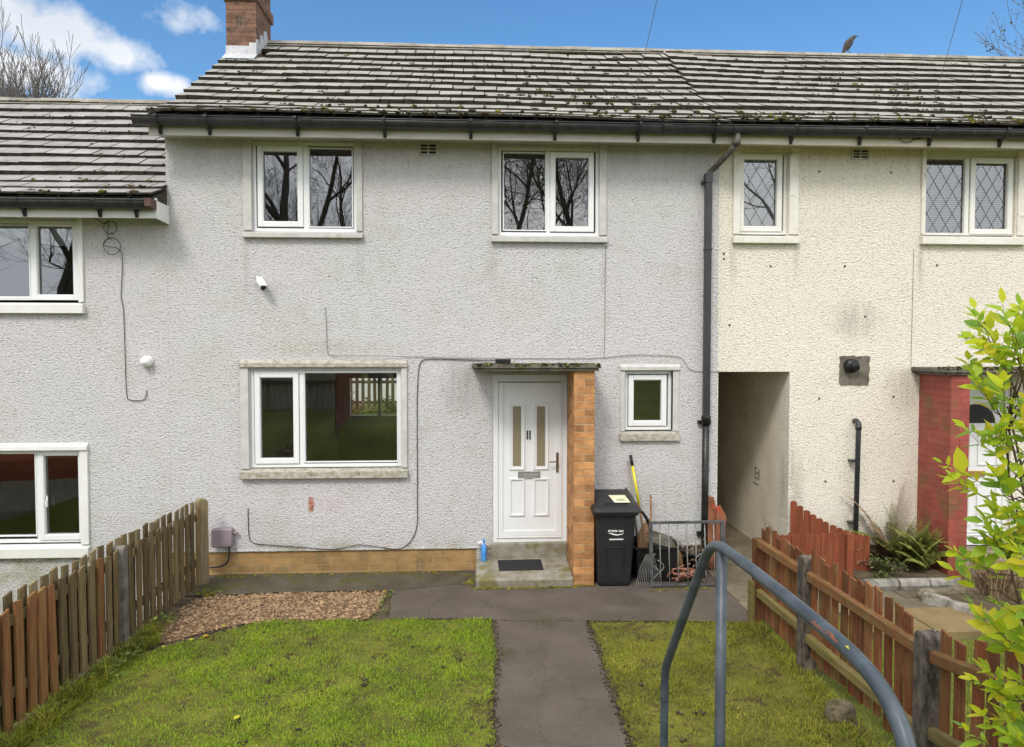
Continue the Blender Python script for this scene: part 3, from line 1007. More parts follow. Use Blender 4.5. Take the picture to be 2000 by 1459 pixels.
def moss_mesh(x0, x1, dz, n, seed, low=0.6, zones=()):
    """cushions of moss sitting in the joints, thickest on the lowest courses"""
    rr = random.Random(seed)
    st = random.getstate()
    random.seed(seed)
    mb = MB()
    tw = 0.292
    for _ in range(n):
        t = rr.random() ** 1.8 if rr.random() < low else rr.random()
        r = min(len(PROFILE) - 3, int(t * (len(PROFILE) - 2)))
        (ya, za), (yb, zb) = PROFILE[r], PROFILE[r + 1]
        if zones and rr.random() < 0.35:
            zx, zr_, zw = rr.choice(zones)
            x = zx + rr.gauss(0, zw)
            r = max(0, min(len(PROFILE) - 3, int(zr_ + rr.gauss(0, 1.3))))
            (ya, za), (yb, zb) = PROFILE[r], PROFILE[r + 1]
        else:
            x = rr.uniform(x0, x1)
        if rr.random() < 0.65:
            x = x0 + round((x - x0) / tw + (0.5 if r % 2 else 0)) * tw - (r % 2) * tw * 0.5 + rr.uniform(-0.02, 0.02)
        if not x0 + 0.03 < x < x1 - 0.03:
            continue
        f = rr.choice([0.0, 0.02, rr.uniform(0, 0.5)])
        s = rr.uniform(0.009, 0.026) * (1.25 if r < 3 else 1.0)
        mb.k = 1 if rr.random() < 0.16 else 0
        mb.blob((x, ya + (yb - ya) * f - 0.004, za + (zb - za) * f + dz + (0.024 if r < 3 else 0.050) * (1 - f) + 0.002), s, 0.35, 0.75)
        if rr.random() < 0.6:
            for q in range(rr.randint(1, 3)):
                mb.blob((x + rr.uniform(-0.05, 0.05), ya + (yb - ya) * f, za + (zb - za) * f + dz + (0.024 if r < 3 else 0.050) * (1 - f)), s * rr.uniform(0.5, 0.9), 0.35, 0.75)
    random.setstate(st)
    return mb


def gutter_mesh(x0, x1, y, z, r=0.072, seed=1):
    mb = MB()
    n = 10
    pts = []
    for i in range(n + 1):
        a = math.pi * i / n
        pts.append((y - r * math.cos(a), z - r * math.sin(a) * 1.25))
    inner = [(y - (r - 0.004) * math.cos(math.pi * i / n), z - (r - 0.004) * 1.25 * math.sin(math.pi * i / n)) for i in range(n, -1, -1)]
    mb.smooth = True
    mb.prism([(x0, p[0], p[1]) for p in pts + inner], (x1 - x0, 0, 0))
    mb.smooth = False
    # lip, end stops and unions between the lengths
    mb.tube([(x0, y - r, z), (x1, y - r, z)], 0.007, 6)
    for xx in (x0, x1):
        mb.prism([(xx - 0.004, p[0], p[1]) for p in pts], (0.008, 0, 0))
    x = x0 + 1.9
    while x < x1 - 0.5:
        o = [(y - (r + 0.006) * math.cos(math.pi * i / n), z + 0.004 - (r + 0.006) * 1.25 * math.sin(math.pi * i / n)) for i in range(n + 1)]
        mb.prism([(x - 0.045, p[0], p[1]) for p in o], (0.09, 0, 0))
        x += 2.05
    return mb


def bracket_mesh(x, y, z, r=0.079):
    mb = MB()
    pts = []
    for i in range(9):
        a = math.pi * i / 8
        pts.append((x, y - r * math.cos(a), z - r * 1.25 * math.sin(a)))
    for i in range(8):
        a, c = pts[i], pts[i + 1]
        mb.quad((x - 0.014, a[1], a[2]), (x + 0.014, a[1], a[2]), (x + 0.014, c[1], c[2]), (x - 0.014, c[1], c[2]))
    # the shaped back plate that carries the strap on the fascia
    yb = y + r + 0.005
    mb.prism([(x - 0.018, yb, z + 0.01), (x - 0.018, yb, z - 0.165), (x - 0.018, yb - 0.018, z - 0.17), (x - 0.018, yb - 0.052, z - 0.098), (x - 0.018, y - 0.01, z - r)], (0.036, 0, 0))
    mb.box(x - 0.016, x + 0.016, y - r - 0.012, y - r + 0.004, z - 0.012, z + 0.014)
    return mb


UP = 'upvc'


def window(house, frame, panes, yf=0.03, mull=None, m='upvc', glass='glass_up', surround=None, fm=0.042):
    """frame = (x0, x1, z0, z1); panes = [(kind, glass rectangle)]; returns the window part"""
    x0, x1, z0, z1 = frame
    mb = MB()
    mb.ring(x0, x1, z0, z1, fm, fm, fm, fm, yf, yf + 0.07)
    if mull:
        mb.box(mull[0], mull[1], yf + 0.002, yf + 0.068, z0 + fm, z1 - fm)
    win = part('window', mb, m, house, 0.004)
    for kind, (a, c, d, e) in panes:
        if kind == 'sash':
            s = MB()
            w = 0.060
            s.ring(a - w, c + w, d - w, e + w, w, w, w, w, yf - 0.016, yf + 0.046)
            part('sash', s, m, win, 0.005)
            # glazing bead
            s2 = MB()
            s2.ring(a - 0.002, c + 0.002, d - 0.002, e + 0.002, 0.008, 0.008, 0.008, 0.008, yf - 0.008, yf + 0.030)
            part('glazing_bead', s2, m, win)
        else:
            s2 = MB()
            s2.ring(a - 0.012, c + 0.012, d - 0.012, e + 0.012, 0.014, 0.014, 0.014, 0.014, yf - 0.004, yf + 0.045)
            part('glazing_bead', s2, m, win, 0.003)
        p = MB()
        yg = yf + 0.032
        p.quad((a - 0.004, yg, d - 0.004), (c + 0.004, yg, d - 0.004), (c + 0.004, yg, e + 0.004), (a - 0.004, yg, e + 0.004))
        part('pane', p, glass, win)
    if surround:
        (sx0, sx1, sz0, sz1, jw, top, sill, proud, mat_j, mat_s, mat_l) = surround
        # the hole edge is at the frame; jambs of the surround stand proud of the wall and return into the reveal
        jl, jr = jw
        for a_, c_ in ((sx0, sx0 + jl), (sx1 - jr, sx1)):
            s = MB()
            s.box(a_, c_, -proud, yf + 0.03, sz0 + sill, sz1 - top)
            part('jamb', s, mat_j, win, 0.006)
        s = MB()
        s.prism([(sx0 - 0.006, -proud - 0.035, sz0), (sx0 - 0.006, -proud - 0.035, sz0 + sill - 0.030), (sx0 - 0.006, yf + 0.03, sz0 + sill - 0.003),
                 (sx0 - 0.006, yf + 0.03, sz0)], (sx1 - sx0 + 0.012, 0, 0))
        part('sill', s, mat_s, win, 0.006)
        if top:
            s = MB()
            s.prism([(sx0 - 0.004, -proud - 0.020, sz1 - top + 0.003), (sx0 - 0.004, -proud - 0.020, sz1 - 0.035), (sx0 - 0.004, -0.002, sz1),
                     (sx0 - 0.004, yf + 0.03, sz1), (sx0 - 0.004, yf + 0.03, sz1 - top + 0.003)], (sx1 - sx0 + 0.008, 0, 0))
            part('lintel', s, mat_l, win, 0.006)
    return win


def lattice(win, a, c, d, e, y, px, pz):
    """diamond leading on a pane"""
    mb = MB()
    t = 0.0024
    def clip(p, q):
        # Liang-Barsky against the pane
        x0, z0, x1, z1 = *p, *q
        dx, dz_ = x1 - x0, z1 - z0
        t0, t1 = 0.0, 1.0
        for pp, qq in ((-dx, x0 - a), (dx, c - x0), (-dz_, z0 - d), (dz_, e - z0)):
            if abs(pp) < 1e-9:
                if qq < 0: return None
            else:
                r = qq / pp
                if pp < 0: t0 = max(t0, r)
                else: t1 = min(t1, r)
        if t0 >= t1: return None
        return (x0 + t0 * dx, z0 + t0 * dz_), (x0 + t1 * dx, z0 + t1 * dz_)
    k = pz / px
    H = e - d
    n = int((c - a) / px + H / pz) + 4
    for i in range(-n, n):
        for sgn in (1, -1):
            xs = (a + c) / 2 + (i + 0.25) * px
            seg = clip((xs, e), (xs + sgn * H / k, d))
            if seg:
                (x0, z0), (x1, z1) = seg
                v = Vector((x1 - x0, 0, z1 - z0)).normalized()
                w = Vector((-v.z, 0, v.x)) * t
                p, q = Vector((x0, y, z0)), Vector((x1, y, z1))
                yy = Vector((0, 0.0006 if sgn > 0 else 0, 0))
                mb.quad(p - w + yy, q - w + yy, q + w + yy, p + w + yy)
    part('leading', mb, 'lead_strip', win)


def blind(win, a, c, d, e, y, tilt=0.5, pitch=0.024):
    mb = MB()
    z = e - 0.01
    while z > d + 0.01:
        mb.quad((a, y - 0.010, z - 0.010 * tilt), (c, y - 0.010, z - 0.010 * tilt), (c, y + 0.010, z + 0.010 * tilt), (a, y + 0.010, z + 0.010 * tilt))
        z -= pitch
    part('blind', mb, 'blind', win)


def airbrick(house, x0, x1, z0, z1, mat):
    mb = MB()
    w = 0.018
    mb.ring(x0, x1, z0, z1, w, w, w, w, -0.022, 0.0)
    mx = (x0 + x1) / 2
    mb.box(mx - 0.008, mx + 0.008, -0.020, 0.0, z0 + w, z1 - w)
    h = (z1 - z0 - 2 * w)
    for i in (1, 2):
        z = z0 + w + h * i / 3
        mb.box(x0 + w, mx - 0.008, -0.020, 0.0, z - 0.006, z + 0.006)
        mb.box(mx + 0.008, x1 - w, -0.020, 0.0, z - 0.006, z + 0.006)
    mb.k = 1
    mb.box(x0 + w, x1 - w, -0.0025, -0.0005, z0 + w, z1 - w)
    part('air_vent', mb, [mat, 'black'], house, 0.002)


# ============================== middle house (grey)
grey = thing('terraced_house', 'grey roughcast middle house with white front door, orange brick porch pier and brick chimney', 'house', (-0.3, 0, Z0))
GX0, GX1 = -3.62, 2.985
mb = MB()
holes = [(-2.62, -1.405, 4.15, 5.245), (0.287, 1.508, 4.13, 5.225), (-2.68, -0.895, 1.34, 2.545), (1.838, 2.432, 1.77, 2.528), (0.21, 1.122, 0.40, 2.48)]
wall_with_holes(mb, GX0, GX1, 0.365, 5.27, holes, 0.0, 0.27)
# gables and rear wall with its window opening
mb.box(GX0, GX0 + 0.25, 0.27, 5.2, -0.9, 5.5)
mb.box(GX1 - 0.25, GX1 - 0.002, 0.27, 5.2, 0.0, 5.5)
rm = MB()
wall_with_holes(rm, GX0, GX1, 0.0, 5.3, [(-2.48, -1.25, 1.44, 2.30)], 5.2, 5.45)
mb.v, o0 = mb.v + rm.v, len(mb.v)
mb.f += [tuple(i + o0 for i in f) for f in rm.f]
mb.m += rm.m
mb.sm += rm.sm
mb.box(0.013, 0.187, 0.0, 0.26, 0.08, 0.3645)
part('wall', mb, 'grey_render', grey)
mb = MB()
mb.box(-3.36, 2.73, 0.28, 5.19, 2.72, 2.95)
mb.box(-0.25, -0.13, 0.28, 5.19, 0.43, 2.719)
mb.box(-1.0, -0.88, 0.28, 5.19, 2.951, 5.26)
mb.box(1.62, 1.72, 0.28, 5.19, 0.43, 2.719)
mb.box(-3.36, 2.73, 3.2, 3.3, 2.951, 5.26)
mb.box(-3.36, 2.73, 0.28, 5.19, 5.262, 5.34)
part('room_wall', mb, 'interior', grey)
mb = MB()
mb.box(-3.36, 2.73, 0.28, 5.19, 0.1, 0.43)
part('floor', mb, 'carpet', grey)
# plinth of real bricks
mb = MB()
bricks(mb, GX0, 0.012, 0.010, 0.26, 0.02, 0.362, 0.0857, 0.31, 0.009)
bricks(mb, 1.125, GX1, 0.010, 0.26, 0.02, 0.362, 0.0857, 0.31, 0.009, phase=0.1)
part('plinth', mb, ['brick_plinth', 'mortar_plinth'], grey)
mb = MB()
mb.box(GX0, 0.185, -0.013, 0.0, 0.362, 0.385)
mb.box(1.37, GX1, -0.013, 0.0, 0.362, 0.385)
part('bell_drip', mb, 'grey_render', grey, 0.004)

sur = lambda x0, x1, z0, z1, jl, jr, top, sill, proud=0.028, j='concrete_trim', s='concrete_trim', l='concrete_trim': (x0, x1, z0, z1, (jl, jr), top, sill, proud, j, s, l)
window(grey, (-2.628, -1.398, 4.192, 5.250), [('sash', (-2.508, -2.096, 4.309, 5.145)), ('fixed', (-1.965, -1.460, 4.256, 5.180))],
       mull=(-2.035, -1.978), surround=sur(-2.725, -1.333, 4.112, 5.264, 0.100, 0.070, 0, 0.088))
window(grey, (0.280, 1.513, 4.168, 5.230), [('fixed', (0.352, 0.856, 4.238, 5.162)), ('sash', (0.974, 1.388, 4.280, 5.118))],
       mull=(0.868, 0.914), surround=sur(0.206, 1.597, 4.083, 5.264, 0.077, 0.088, 0, 0.094))
window(grey, (-2.686, -0.889, 1.371, 2.550), [('sash', (-2.574, -2.173, 1.478, 2.458)), ('fixed', (-2.043, -0.942, 1.437, 2.510))],
       mull=(-2.108, -2.056), glass='glass', surround=sur(-2.790, -0.816, 1.248, 2.667, 0.098, 0.070, 0.092, 0.118, 0.030, 'concrete_trim', 'mossy_trim', 'mossy_trim'))
window(grey, (1.840, 2.430, 1.796, 2.531), [('sash', (1.950, 2.306, 1.907, 2.418))], yf=0.05, glass='glass',
       surround=sur(1.778, 2.510, 1.668, 2.612, 0.060, 0.078, 0.080, 0.118, 0.010, 'concrete_trim', 'mossy_trim', 'concrete_trim'))
# rear window seen through the room
rw = MB()
rw.ring(-2.48, -1.25, 1.44, 2.30, 0.07, 0.07, 0.07, 0.07, 5.22, 5.30)
rw.box(-1.88, -1.82, 5.222, 5.298, 1.51, 2.23)
rwin = part('window', rw, 'upvc', grey, 0.004)
airbrick(grey, -0.660, -0.440, 5.105, 5.255, 'concrete_trim')

# door set
mb = MB()
mb.ring(0.206, 1.126, 0.424, 2.486, 0.072, 0.076, 0.068, 0.078, 0.02, 0.10)
mb.ring(0.262, 1.066, 0.478, 2.420, 0.020, 0.020, 0.020, 0.020, 0.006, 0.06)
frame_o = part('door_frame', mb, 'upvc', grey, 0.005)
mb = MB()
mb.box(0.284, 1.045, 0.030, 0.075, 0.500, 2.388)
# raised outer rails of the leaf
mb.ring(0.284, 1.045, 0.500, 2.388, 0.058, 0.058, 0.070, 0.060, 0.018, 0.032)
for (a, c, d, e) in ((0.418, 0.608, 1.318, 2.142), (0.712, 0.902, 1.318, 2.142), (0.420, 0.606, 0.748, 1.212), (0.714, 0.904, 0.748, 1.212)):
    mb.ring(a, c, d, e, 0.020, 0.020, 0.020, 0.020, 0.014, 0.031)
door = part('door', mb, 'upvc', grey, 0.005)
for (a, c) in ((0.463, 0.562), (0.757, 0.857)):
    mb = MB()
    mb.ring(a - 0.026, c + 0.026, 1.338, 2.122, 0.024, 0.024, 0.024, 0.024, 0.022, 0.0305)
    mb.k = 1
    mb.box(a, c, 0.024, 0.0295, 1.362, 2.102)
    part('door_light', mb, ['upvc', 'frost'], door)
mb = MB()
mb.ring(0.526, 0.796, 1.216, 1.300, 0.012, 0.012, 0.012, 0.012, 0.012, 0.030)
mb.box(0.540, 0.782, 0.016, 0.029, 1.230, 1.262)
mb.box(0.540, 0.782, 0.019, 0.029, 1.264, 1.286)
part('letterbox', mb, 'steel', door, 0.003)
mb = MB()
mb.box(0.992, 1.022, 0.005, 0.018, 1.286, 1.530)
mb.tube([(1.007, 0.012, 1.425), (1.007, -0.035, 1.425), (0.995, -0.045, 1.425), (0.905, -0.045, 1.420)], 0.008, 8)
part('handle', mb, 'bronze', door, 0.004)
mb = MB()
for a in (0.640, 0.672):                     # the house number 11
    mb.box(a - 0.009, a + 0.009, 0.022, 0.030, 1.690, 1.800)
part('house_number', mb, 'black', door, 0.002)
# threshold, step, brick pier and canopy
mb = MB()
mb.box(0.188, 1.124, -0.035, 0.10, 0.10, 0.424)
part('threshold', mb, 'concrete', grey, 0.010)
mb = MB()
mb.prism([(0.012, -0.62, 0.03), (0.012, -0.625, 0.165), (0.012, -0.605, 0.182), (0.012, -0.036, 0.243), (0.012, -0.036, 0.03)], (1.108, 0, 0))
mb.k = 1
mb.box(-0.004, 1.13, -0.60, -0.05, 0.0, 0.150)
part('doorstep', mb, ['concrete', 'concrete_dark'], grey, 0.008)
mb = MB()
bricks(mb, 1.126, 1.362, -0.60, 0.0, 0.04, 2.545, 0.0857, 0.225, 0.011)
part('brick_pier', mb, ['brick_orange', 'mortar'], grey)
mb = MB()
mb.box(-0.035, 1.425, -0.655, 0.0, 2.578, 2.625)
mb.box(-0.015, 1.405, -0.635, 0.0, 2.546, 2.576)
can = part('porch_canopy', mb, 'concrete_dark', grey, 0.008)
mb = MB()
st = random.getstate()
random.seed(31)
for i in range(260):
    x = random.uniform(-0.03, 1.42)
    mb.k = 1 if random.random() < 0.2 else 0
    mb.blob((x, -0.655 + abs(random.gauss(0, 0.05)), 2.626 + random.uniform(-0.018, 0.004)), random.uniform(0.010, 0.026), 0.4, 0.6)
random.setstate(st)
part('moss', mb, ['moss', 'moss_green'], can, stuff=True)

# roof
def sag_mid(x, r):
    return -0.02 * math.exp(-((x - 2.2) / 1.6) ** 2) + 0.008 * math.sin(x * 1.9 + r * 0.7) + (0.030 * math.exp(-((x - 2.98) / 0.7) ** 2) * r / 12)


def no_chim(x, y):
    return x < -3.19 and y > 2.25


mb = roof_mesh(-3.66, 2.985, 0.0, 5, skip=no_chim, sag=sag_mid)
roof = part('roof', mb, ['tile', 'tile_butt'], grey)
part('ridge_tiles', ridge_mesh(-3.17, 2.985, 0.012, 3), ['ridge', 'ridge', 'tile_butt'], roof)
part('moss', moss_mesh(-3.66, 2.98, 0.0, 460, 17, zones=((2.2, 3.0, 0.5), (-1.6, 0.8, 0.9), (0.8, 4.0, 1.5))), ['moss', 'moss_green'], roof, stuff=True)
mb = MB()
bricks(mb, -3.61, -3.180, 2.10, 2.86, 6.7, 7.865, 0.064, 0.190, 0.009)
bricks(mb, -3.645, -3.145, 2.065, 2.895, 7.866, 8.02, 0.064, 0.190, 0.009)
bricks(mb, -3.61, -3.180, 2.10, 2.86, 8.021, 8.25, 0.064, 0.190, 0.009)
mb.lathe([(0.12, 8.25), (0.11, 8.55), (0.125, 8.56), (0.125, 8.6)], (-3.40, 2.4, 0), 14)
chim = part('chimney', mb, ['brick_chimney', 'mortar_chimney'], roof)
mb = MB()
mb.box(-3.615, -3.27, 2.088, 2.098, 7.03, 7.215)
mb.prism([(-3.615, 2.098, 7.10), (-3.615, 1.92, 6.965), (-3.615, 1.92, 6.975), (-3.615, 2.098, 7.112)], (0.455, 0, 0))
for i in range(3):                           # stepped flashing up the right cheek
    y0 = 2.06 + i * 0.19
    z0 = 7.04 + i * 0.14
    mb.prism([(-3.177, y0, z0 + 0.03), (-3.177, y0 + 0.25, z0 + 0.17), (-3.177, y0 + 0.13, z0 + 0.31), (-3.177, y0 + 0.02, z0 + 0.27)], (0.007 + 0.002 * i, 0, 0))
mb.box(-3.275, -3.170, 2.080, 2.0885, 7.04, 7.26)
part('flashing', mb, 'lead', roof)


def eaves(house, x0, x1, dz, fm, brx, gx0, gx1, endbox=None):
    mb = MB()
    mb.box(x0, x1, -0.335, -0.310, 5.203 + dz, 5.43 + dz)
    part('fascia', mb, fm, house, 0.004)
    mb = MB()
    mb.box(x0, x1, -0.309, -0.001, 5.266 + dz, 5.278 + dz)
    part('soffit', mb, fm, house)
    part('gutter', gutter_mesh(gx0, gx1, -0.412, 5.378 + dz), 'gutter', house)
    for x in brx:
        part('gutter_bracket', bracket_mesh(x, -0.412, 5.378 + dz), 'gutter', house)


eaves(grey, -3.66, 2.985, 0.0, 'fascia', [-3.52, -2.98, -2.00, -1.02, -0.04, 0.93, 1.90, 2.80], -3.78, 2.985)
# rainwater pipe
mb = MB()
mb.tube([(3.055, -0.412, 5.30), (3.05, -0.405, 5.20), (3.04, -0.39, 5.165)], 0.036, 12)
mb.tube([(3.04, -0.395, 5.18), (3.02, -0.36, 5.14), (2.90, -0.14, 4.99), (2.85, -0.085, 4.94), (2.835, -0.08, 4.86)], 0.034, 12)
mb.lathe([(0.047, 5.24), (0.047, 5.17)], (3.047, -0.405, 0), 12)
dp = part('downpipe_offset', mb, 'pipe_worn', grey)
mb = MB()
mb.box(2.788, 2.864, -0.116, -0.040, 1.93, 4.90)
mb.box(2.782, 2.870, -0.122, -0.034, 4.80, 4.92)
mb.box(2.782, 2.870, -0.122, -0.034, 3.99, 4.02)
mb.box(2.755, 2.80, -0.06, -0.002, 4.80, 4.84)
part('downpipe', mb, 'pipe', grey, 0.006)
mb = MB()
mb.tube([(2.822, -0.085, 1.97), (2.815, -0.085, 0.10)], 0.042, 14)
mb.lathe([(0.054, 1.87), (0.056, 1.97), (0.052, 1.98)], (2.822, -0.085, 0), 14)
mb.box(2.74, 2.90, -0.05, -0.002, 1.88, 1.92)
mb.box(2.74, 2.90, -0.05, -0.002, 0.50, 0.54)
part('cast_pipe', mb, 'pipe_black', grey)

# ============================== left house (lower, grey)
DZ = -0.93
left = thing('terraced_house', 'lower grey house beside the picket fence with clean white-rimmed windows', 'house', (-7.5, 0, -0.83))
LX0, LX1 = -11.5, -3.622
mb = MB()
wall_with_holes(mb, LX0, LX1, -0.86, 5.27 + DZ, [(-6.2, -4.640, 3.33, 4.30), (-6.6, -4.672, 0.46, 1.595)], 0.0, 0.27)
mb.box(LX0, LX0 + 0.25, 0.27, 5.2, -0.9, 4.5)
mb.box(LX0, LX1, 5.2, 5.45, -0.9, 4.4)
part('wall', mb, 'grey_render', left)
mb = MB()
mb.box(-11.2, -3.64, 0.28, 5.19, 1.80, 2.00)
mb.box(-11.2, -3.64, 3.4, 3.5, -0.40, 1.799)
mb.box(-11.2, -3.64, 3.4, 3.5, 2.001, 4.30)
mb.box(-11.2, -3.64, 0.28, 5.19, 4.305, 4.36)
mb.box(-3.75, -3.64, 0.28, 3.39, -0.40, 1.799)
part('room_wall', mb, 'interior_dark', left)
mb = MB()
mb.box(-11.2, -3.64, 0.28, 5.19, -0.86, -0.42)
part('floor', mb, 'carpet', left)
lw1 = window(left, (-6.22, -4.632, 3.371, 4.302), [('fixed', (-6.12, -5.211, 3.402, 4.239)), ('sash', (-5.119, -4.703, 3.431, 4.236))],
             mull=(-5.205, -5.165), surround=(-6.30, -4.572, 3.212, 4.335, (0.08, 0.058), 0, 0.135, 0.030, 'white_trim', 'white_trim', 'white_trim'))
lw2 = window(left, (-6.62, -4.664, 0.498, 1.600), [('fixed', (-6.50, -5.200, 0.585, 1.578)), ('sash', (-5.098, -4.692, 0.591, 1.540))], glass='glass',
             mull=(-5.190, -5.150), surround=(-6.72, -4.566, 0.337, 1.690, (0.08, 0.092), 0.088, 0.145, 0.030, 'white_trim', 'white_trim', 'white_trim'))
mb = MB()
n = 14
pts = [(-4.66 - 0.10 * i / n, 0.16 + 0.025 * math.sin(i * 1.7)) for i in range(n + 1)]
for i in range(n):
    (xa, ya), (xb, yb) = pts[i], pts[i + 1]
    mb.quad((xa, ya, 0.52), (xb, yb, 0.52), (xb, yb, 1.60), (xa, ya, 1.60))
part('curtain', mb, 'curtain', lw2)
mb = MB()
mb.box(-5.068, -5.050, 0.006, 0.014, 0.93, 1.06)
mb.tube([(-5.059, 0.010, 1.0), (-5.059, -0.012, 1.0), (-5.056, -0.014, 0.90)], 0.007, 6)
part('handle', mb, 'upvc', lw2)
mb = MB()
mb.box(-6.1, -5.22, 0.125, 0.130, 4.02, 4.28)
mb.box(-5.14, -4.68, 0.125, 0.130, 4.02, 4.28)
part('roller_blind', mb, 'blind', lw1)
mb = roof_mesh(LX0, -3.60, DZ, 8, sag=lambda x, r: 0.008 * math.sin(x * 1.7 + r))
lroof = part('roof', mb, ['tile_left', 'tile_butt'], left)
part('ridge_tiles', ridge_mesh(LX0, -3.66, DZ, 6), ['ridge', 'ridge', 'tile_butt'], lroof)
part('moss', moss_mesh(-7.6, -3.62, DZ, 150, 23, low=0.2, zones=((-3.75, 6.0, 0.14), (-3.8, 2.5, 0.16), (-4.9, 10.5, 0.25), (-4.5, 11.4, 0.2), (-4.6, 4.0, 0.15))), ['moss', 'moss_green'], lroof, stuff=True)
eaves(left, LX0, -3.585, DZ, 'fascia_white', [-6.6, -5.85, -5.02, -4.20, -3.80], LX0, -3.66)
mb = MB()
mb.prism([(-3.655, -0.49, 5.40 + DZ), (-3.655, -0.49, 5.31 + DZ), (-3.655, -0.412, 5.275 + DZ), (-3.655, -0.34, 5.31 + DZ), (-3.655, -0.34, 5.40 + DZ)], (0.075, 0, 0))
part('gutter_stop', mb, 'rustbrown', left, 0.004)
mb = MB()
mb.prism([(-3.600, -0.336, 5.203 + DZ), (-3.600, -0.336, 5.40 + DZ), (-3.600, -0.01, 5.40 + DZ), (-3.600, -0.01, 5.19 + DZ)], (0.016, 0, 0))
part('box_end', mb, 'fascia_white', left)

# ============================== right house (cream)
cream = thing('terraced_house', 'cream roughcast house with leaded windows, red brick porch pier and an open passage', 'house', (5.6, 0, Z0))
CX0, CX1 = 2.987, 11.0
mb = MB()
wall_with_holes(mb, CX0, CX1, 0.33, 5.27,
                [(3.25, 3.85, 4.17, 5.215), (5.595, 6.76, 4.17, 5.200), (3.000, 3.902, 0.33, 2.516), (5.87, 6.78, 0.33, 2.48)], 0.0, 0.27)
mb.box(CX1 - 0.25, CX1, 0.27, 5.2, 0.0, 5.4)
mb.box(CX0 + 0.92, CX1, 5.2, 5.45, 0.0, 5.3)
wallc = part('wall', mb, 'cream_render', cream)
mb = MB()                                    # walls and ceiling of the covered passage
mb.box(3.904, 4.02, 0.272, 7.0, 0.0, 2.517)
mb.box(2.965, 2.998, 0.272, 7.0, 0.0, 2.517)
mb.box(2.998, 3.904, 0.272, 7.0, 2.519, 2.62)
mb.box(2.998, 3.904, 6.9, 7.0, 0.0, 2.518)
pas = part('passage', mb, 'smooth_cream', cream)
mb = MB()                                    # scrawled figures on the passage wall
def stroke(y, z, y2, z2, w=0.022):
    d = Vector((0, y2 - y, z2 - z)).normalized()
    s = Vector((0, -d.z, d.y)) * w * 0.5
    a, c = Vector((3.9025, y, z)), Vector((3.9025, y2, z2))
    mb.quad(a - s, c - s, c + s, a + s)
for seg in ((1.02, 1.16, 1.06, 1.00), (0.99, 1.15, 1.08, 1.13), (1.06, 1.00, 0.95, 1.0), (0.95, 1.0, 0.94, 1.14), (1.03, 1.07, 0.94, 1.08), (1.12, 0.93, 0.92, 0.92), (0.90, 1.13, 0.91, 0.99)):
    stroke(*seg)
part('scrawl', mb, 'ink', pas)
mb = MB()
mb.box(4.03, 10.7, 0.28, 5.19, 2.72, 2.95)
mb.box(3.02, 10.7, 0.28, 5.19, 5.27, 5.34)
mb.box(3.02, 10.7, 2.6, 2.7, 2.951, 5.26)
mb.box(5.74, 6.9, 1.2, 1.3, 0.4, 2.70)
part('room_wall', mb, 'interior_dark', cream)
mb = MB()
bricks(mb, 3.912, 5.57, 0.010, 0.26, 0.02, 0.328, 0.077, 0.225, 0.009)
part('plinth', mb, ['brick_chimney', 'mortar_red'], cream)
cw1 = window(cream, (3.240, 3.856, 4.212, 5.222), [('sash', (3.306, 3.729, 4.307, 5.132))], m='upvc_aged', yf=0.045, glass='glass_up',
             surround=(3.158, 3.972, 4.090, 5.264, (0.088, 0.115), 0, 0.115, 0.030, 'peel_trim', 'peel_trim', 'peel_trim'))
lattice(cw1, 3.306, 3.729, 4.307, 5.132, 0.045 + 0.028, 0.155, 0.255)
blind(cw1, 3.27, 3.77, 4.29, 5.15, 0.105, 1.35)
cw2 = window(cream, (5.585, 6.775, 4.220, 5.208), [('fixed', (5.607, 6.127, 4.247, 5.168)), ('sash', (6.253, 6.685, 4.296, 5.126))], m='upvc_aged', yf=0.04, glass='glass_up',
             mull=(6.145, 6.185), fm=0.024, surround=(5.533, 6.862, 4.094, 5.264, (0.052, 0.088), 0, 0.122, 0.030, 'peel_trim', 'peel_trim', 'peel_trim'))
lattice(cw2, 5.607, 6.127, 4.247, 5.168, 0.04 + 0.028, 0.165, 0.27)
lattice(cw2, 6.253, 6.685, 4.296, 5.126, 0.04 + 0.028, 0.155, 0.255)
blind(cw2, 5.60, 6.14, 4.25, 5.12, 0.105, 0.95)
blind(cw2, 6.24, 6.70, 4.29, 5.08, 0.105, 0.95)
airbrick(cream, 4.636, 4.862, 5.130, 5.262, 'concrete_trim')
mb = MB()
rr = random.Random(12)
outl = []
for (xa, za, xb, zb) in ((4.535, 2.355, 4.905, 2.345), (4.905, 2.345, 4.915, 2.712), (4.915, 2.712, 4.535, 2.712), (4.535, 2.712, 4.535, 2.355)):
    for t in range(9):
        jx = rr.uniform(-0.008, 0.008)
        outl.append((xa + (xb - xa) * t / 9 + jx, -0.012, za + (zb - za) * t / 9 + rr.uniform(-0.012, 0.008)))
mb.prism(outl, (0, 0.012, 0))
mb.k = 1
mb.lathe([(0.086, 0.0), (0.088, 0.05), (0.080, 0.075), (0.02, 0.088)], (4.662, -0.012, 2.588), 20, (0, -1, 0))
mb.lathe([(0.055, 0.07), (0.052, 0.105), (0.03, 0.11)], (4.672, -0.012, 2.585), 16, (0.15, -1, -0.12))
part('flue_terminal', mb, ['post_grey', 'black_plastic'], cream)
mb = MB()
mb.tube([(4.735, 0.0, 1.90), (4.735, -0.06, 1.905), (4.733, -0.10, 1.88), (4.732, -0.105, 1.82), (4.712, -0.105, 0.10)], 0.030, 12)
mb.lathe([(0.037, 1.80), (0.037, 1.86)], (4.732, -0.105, 0), 12)
mb.box(4.66, 4.75, -0.10, 0.0, 1.395, 1.42)
mb.box(4.66, 4.75, -0.10, 0.0, 0.62, 0.645)
part('vent_pipe', mb, 'pipe', cream)
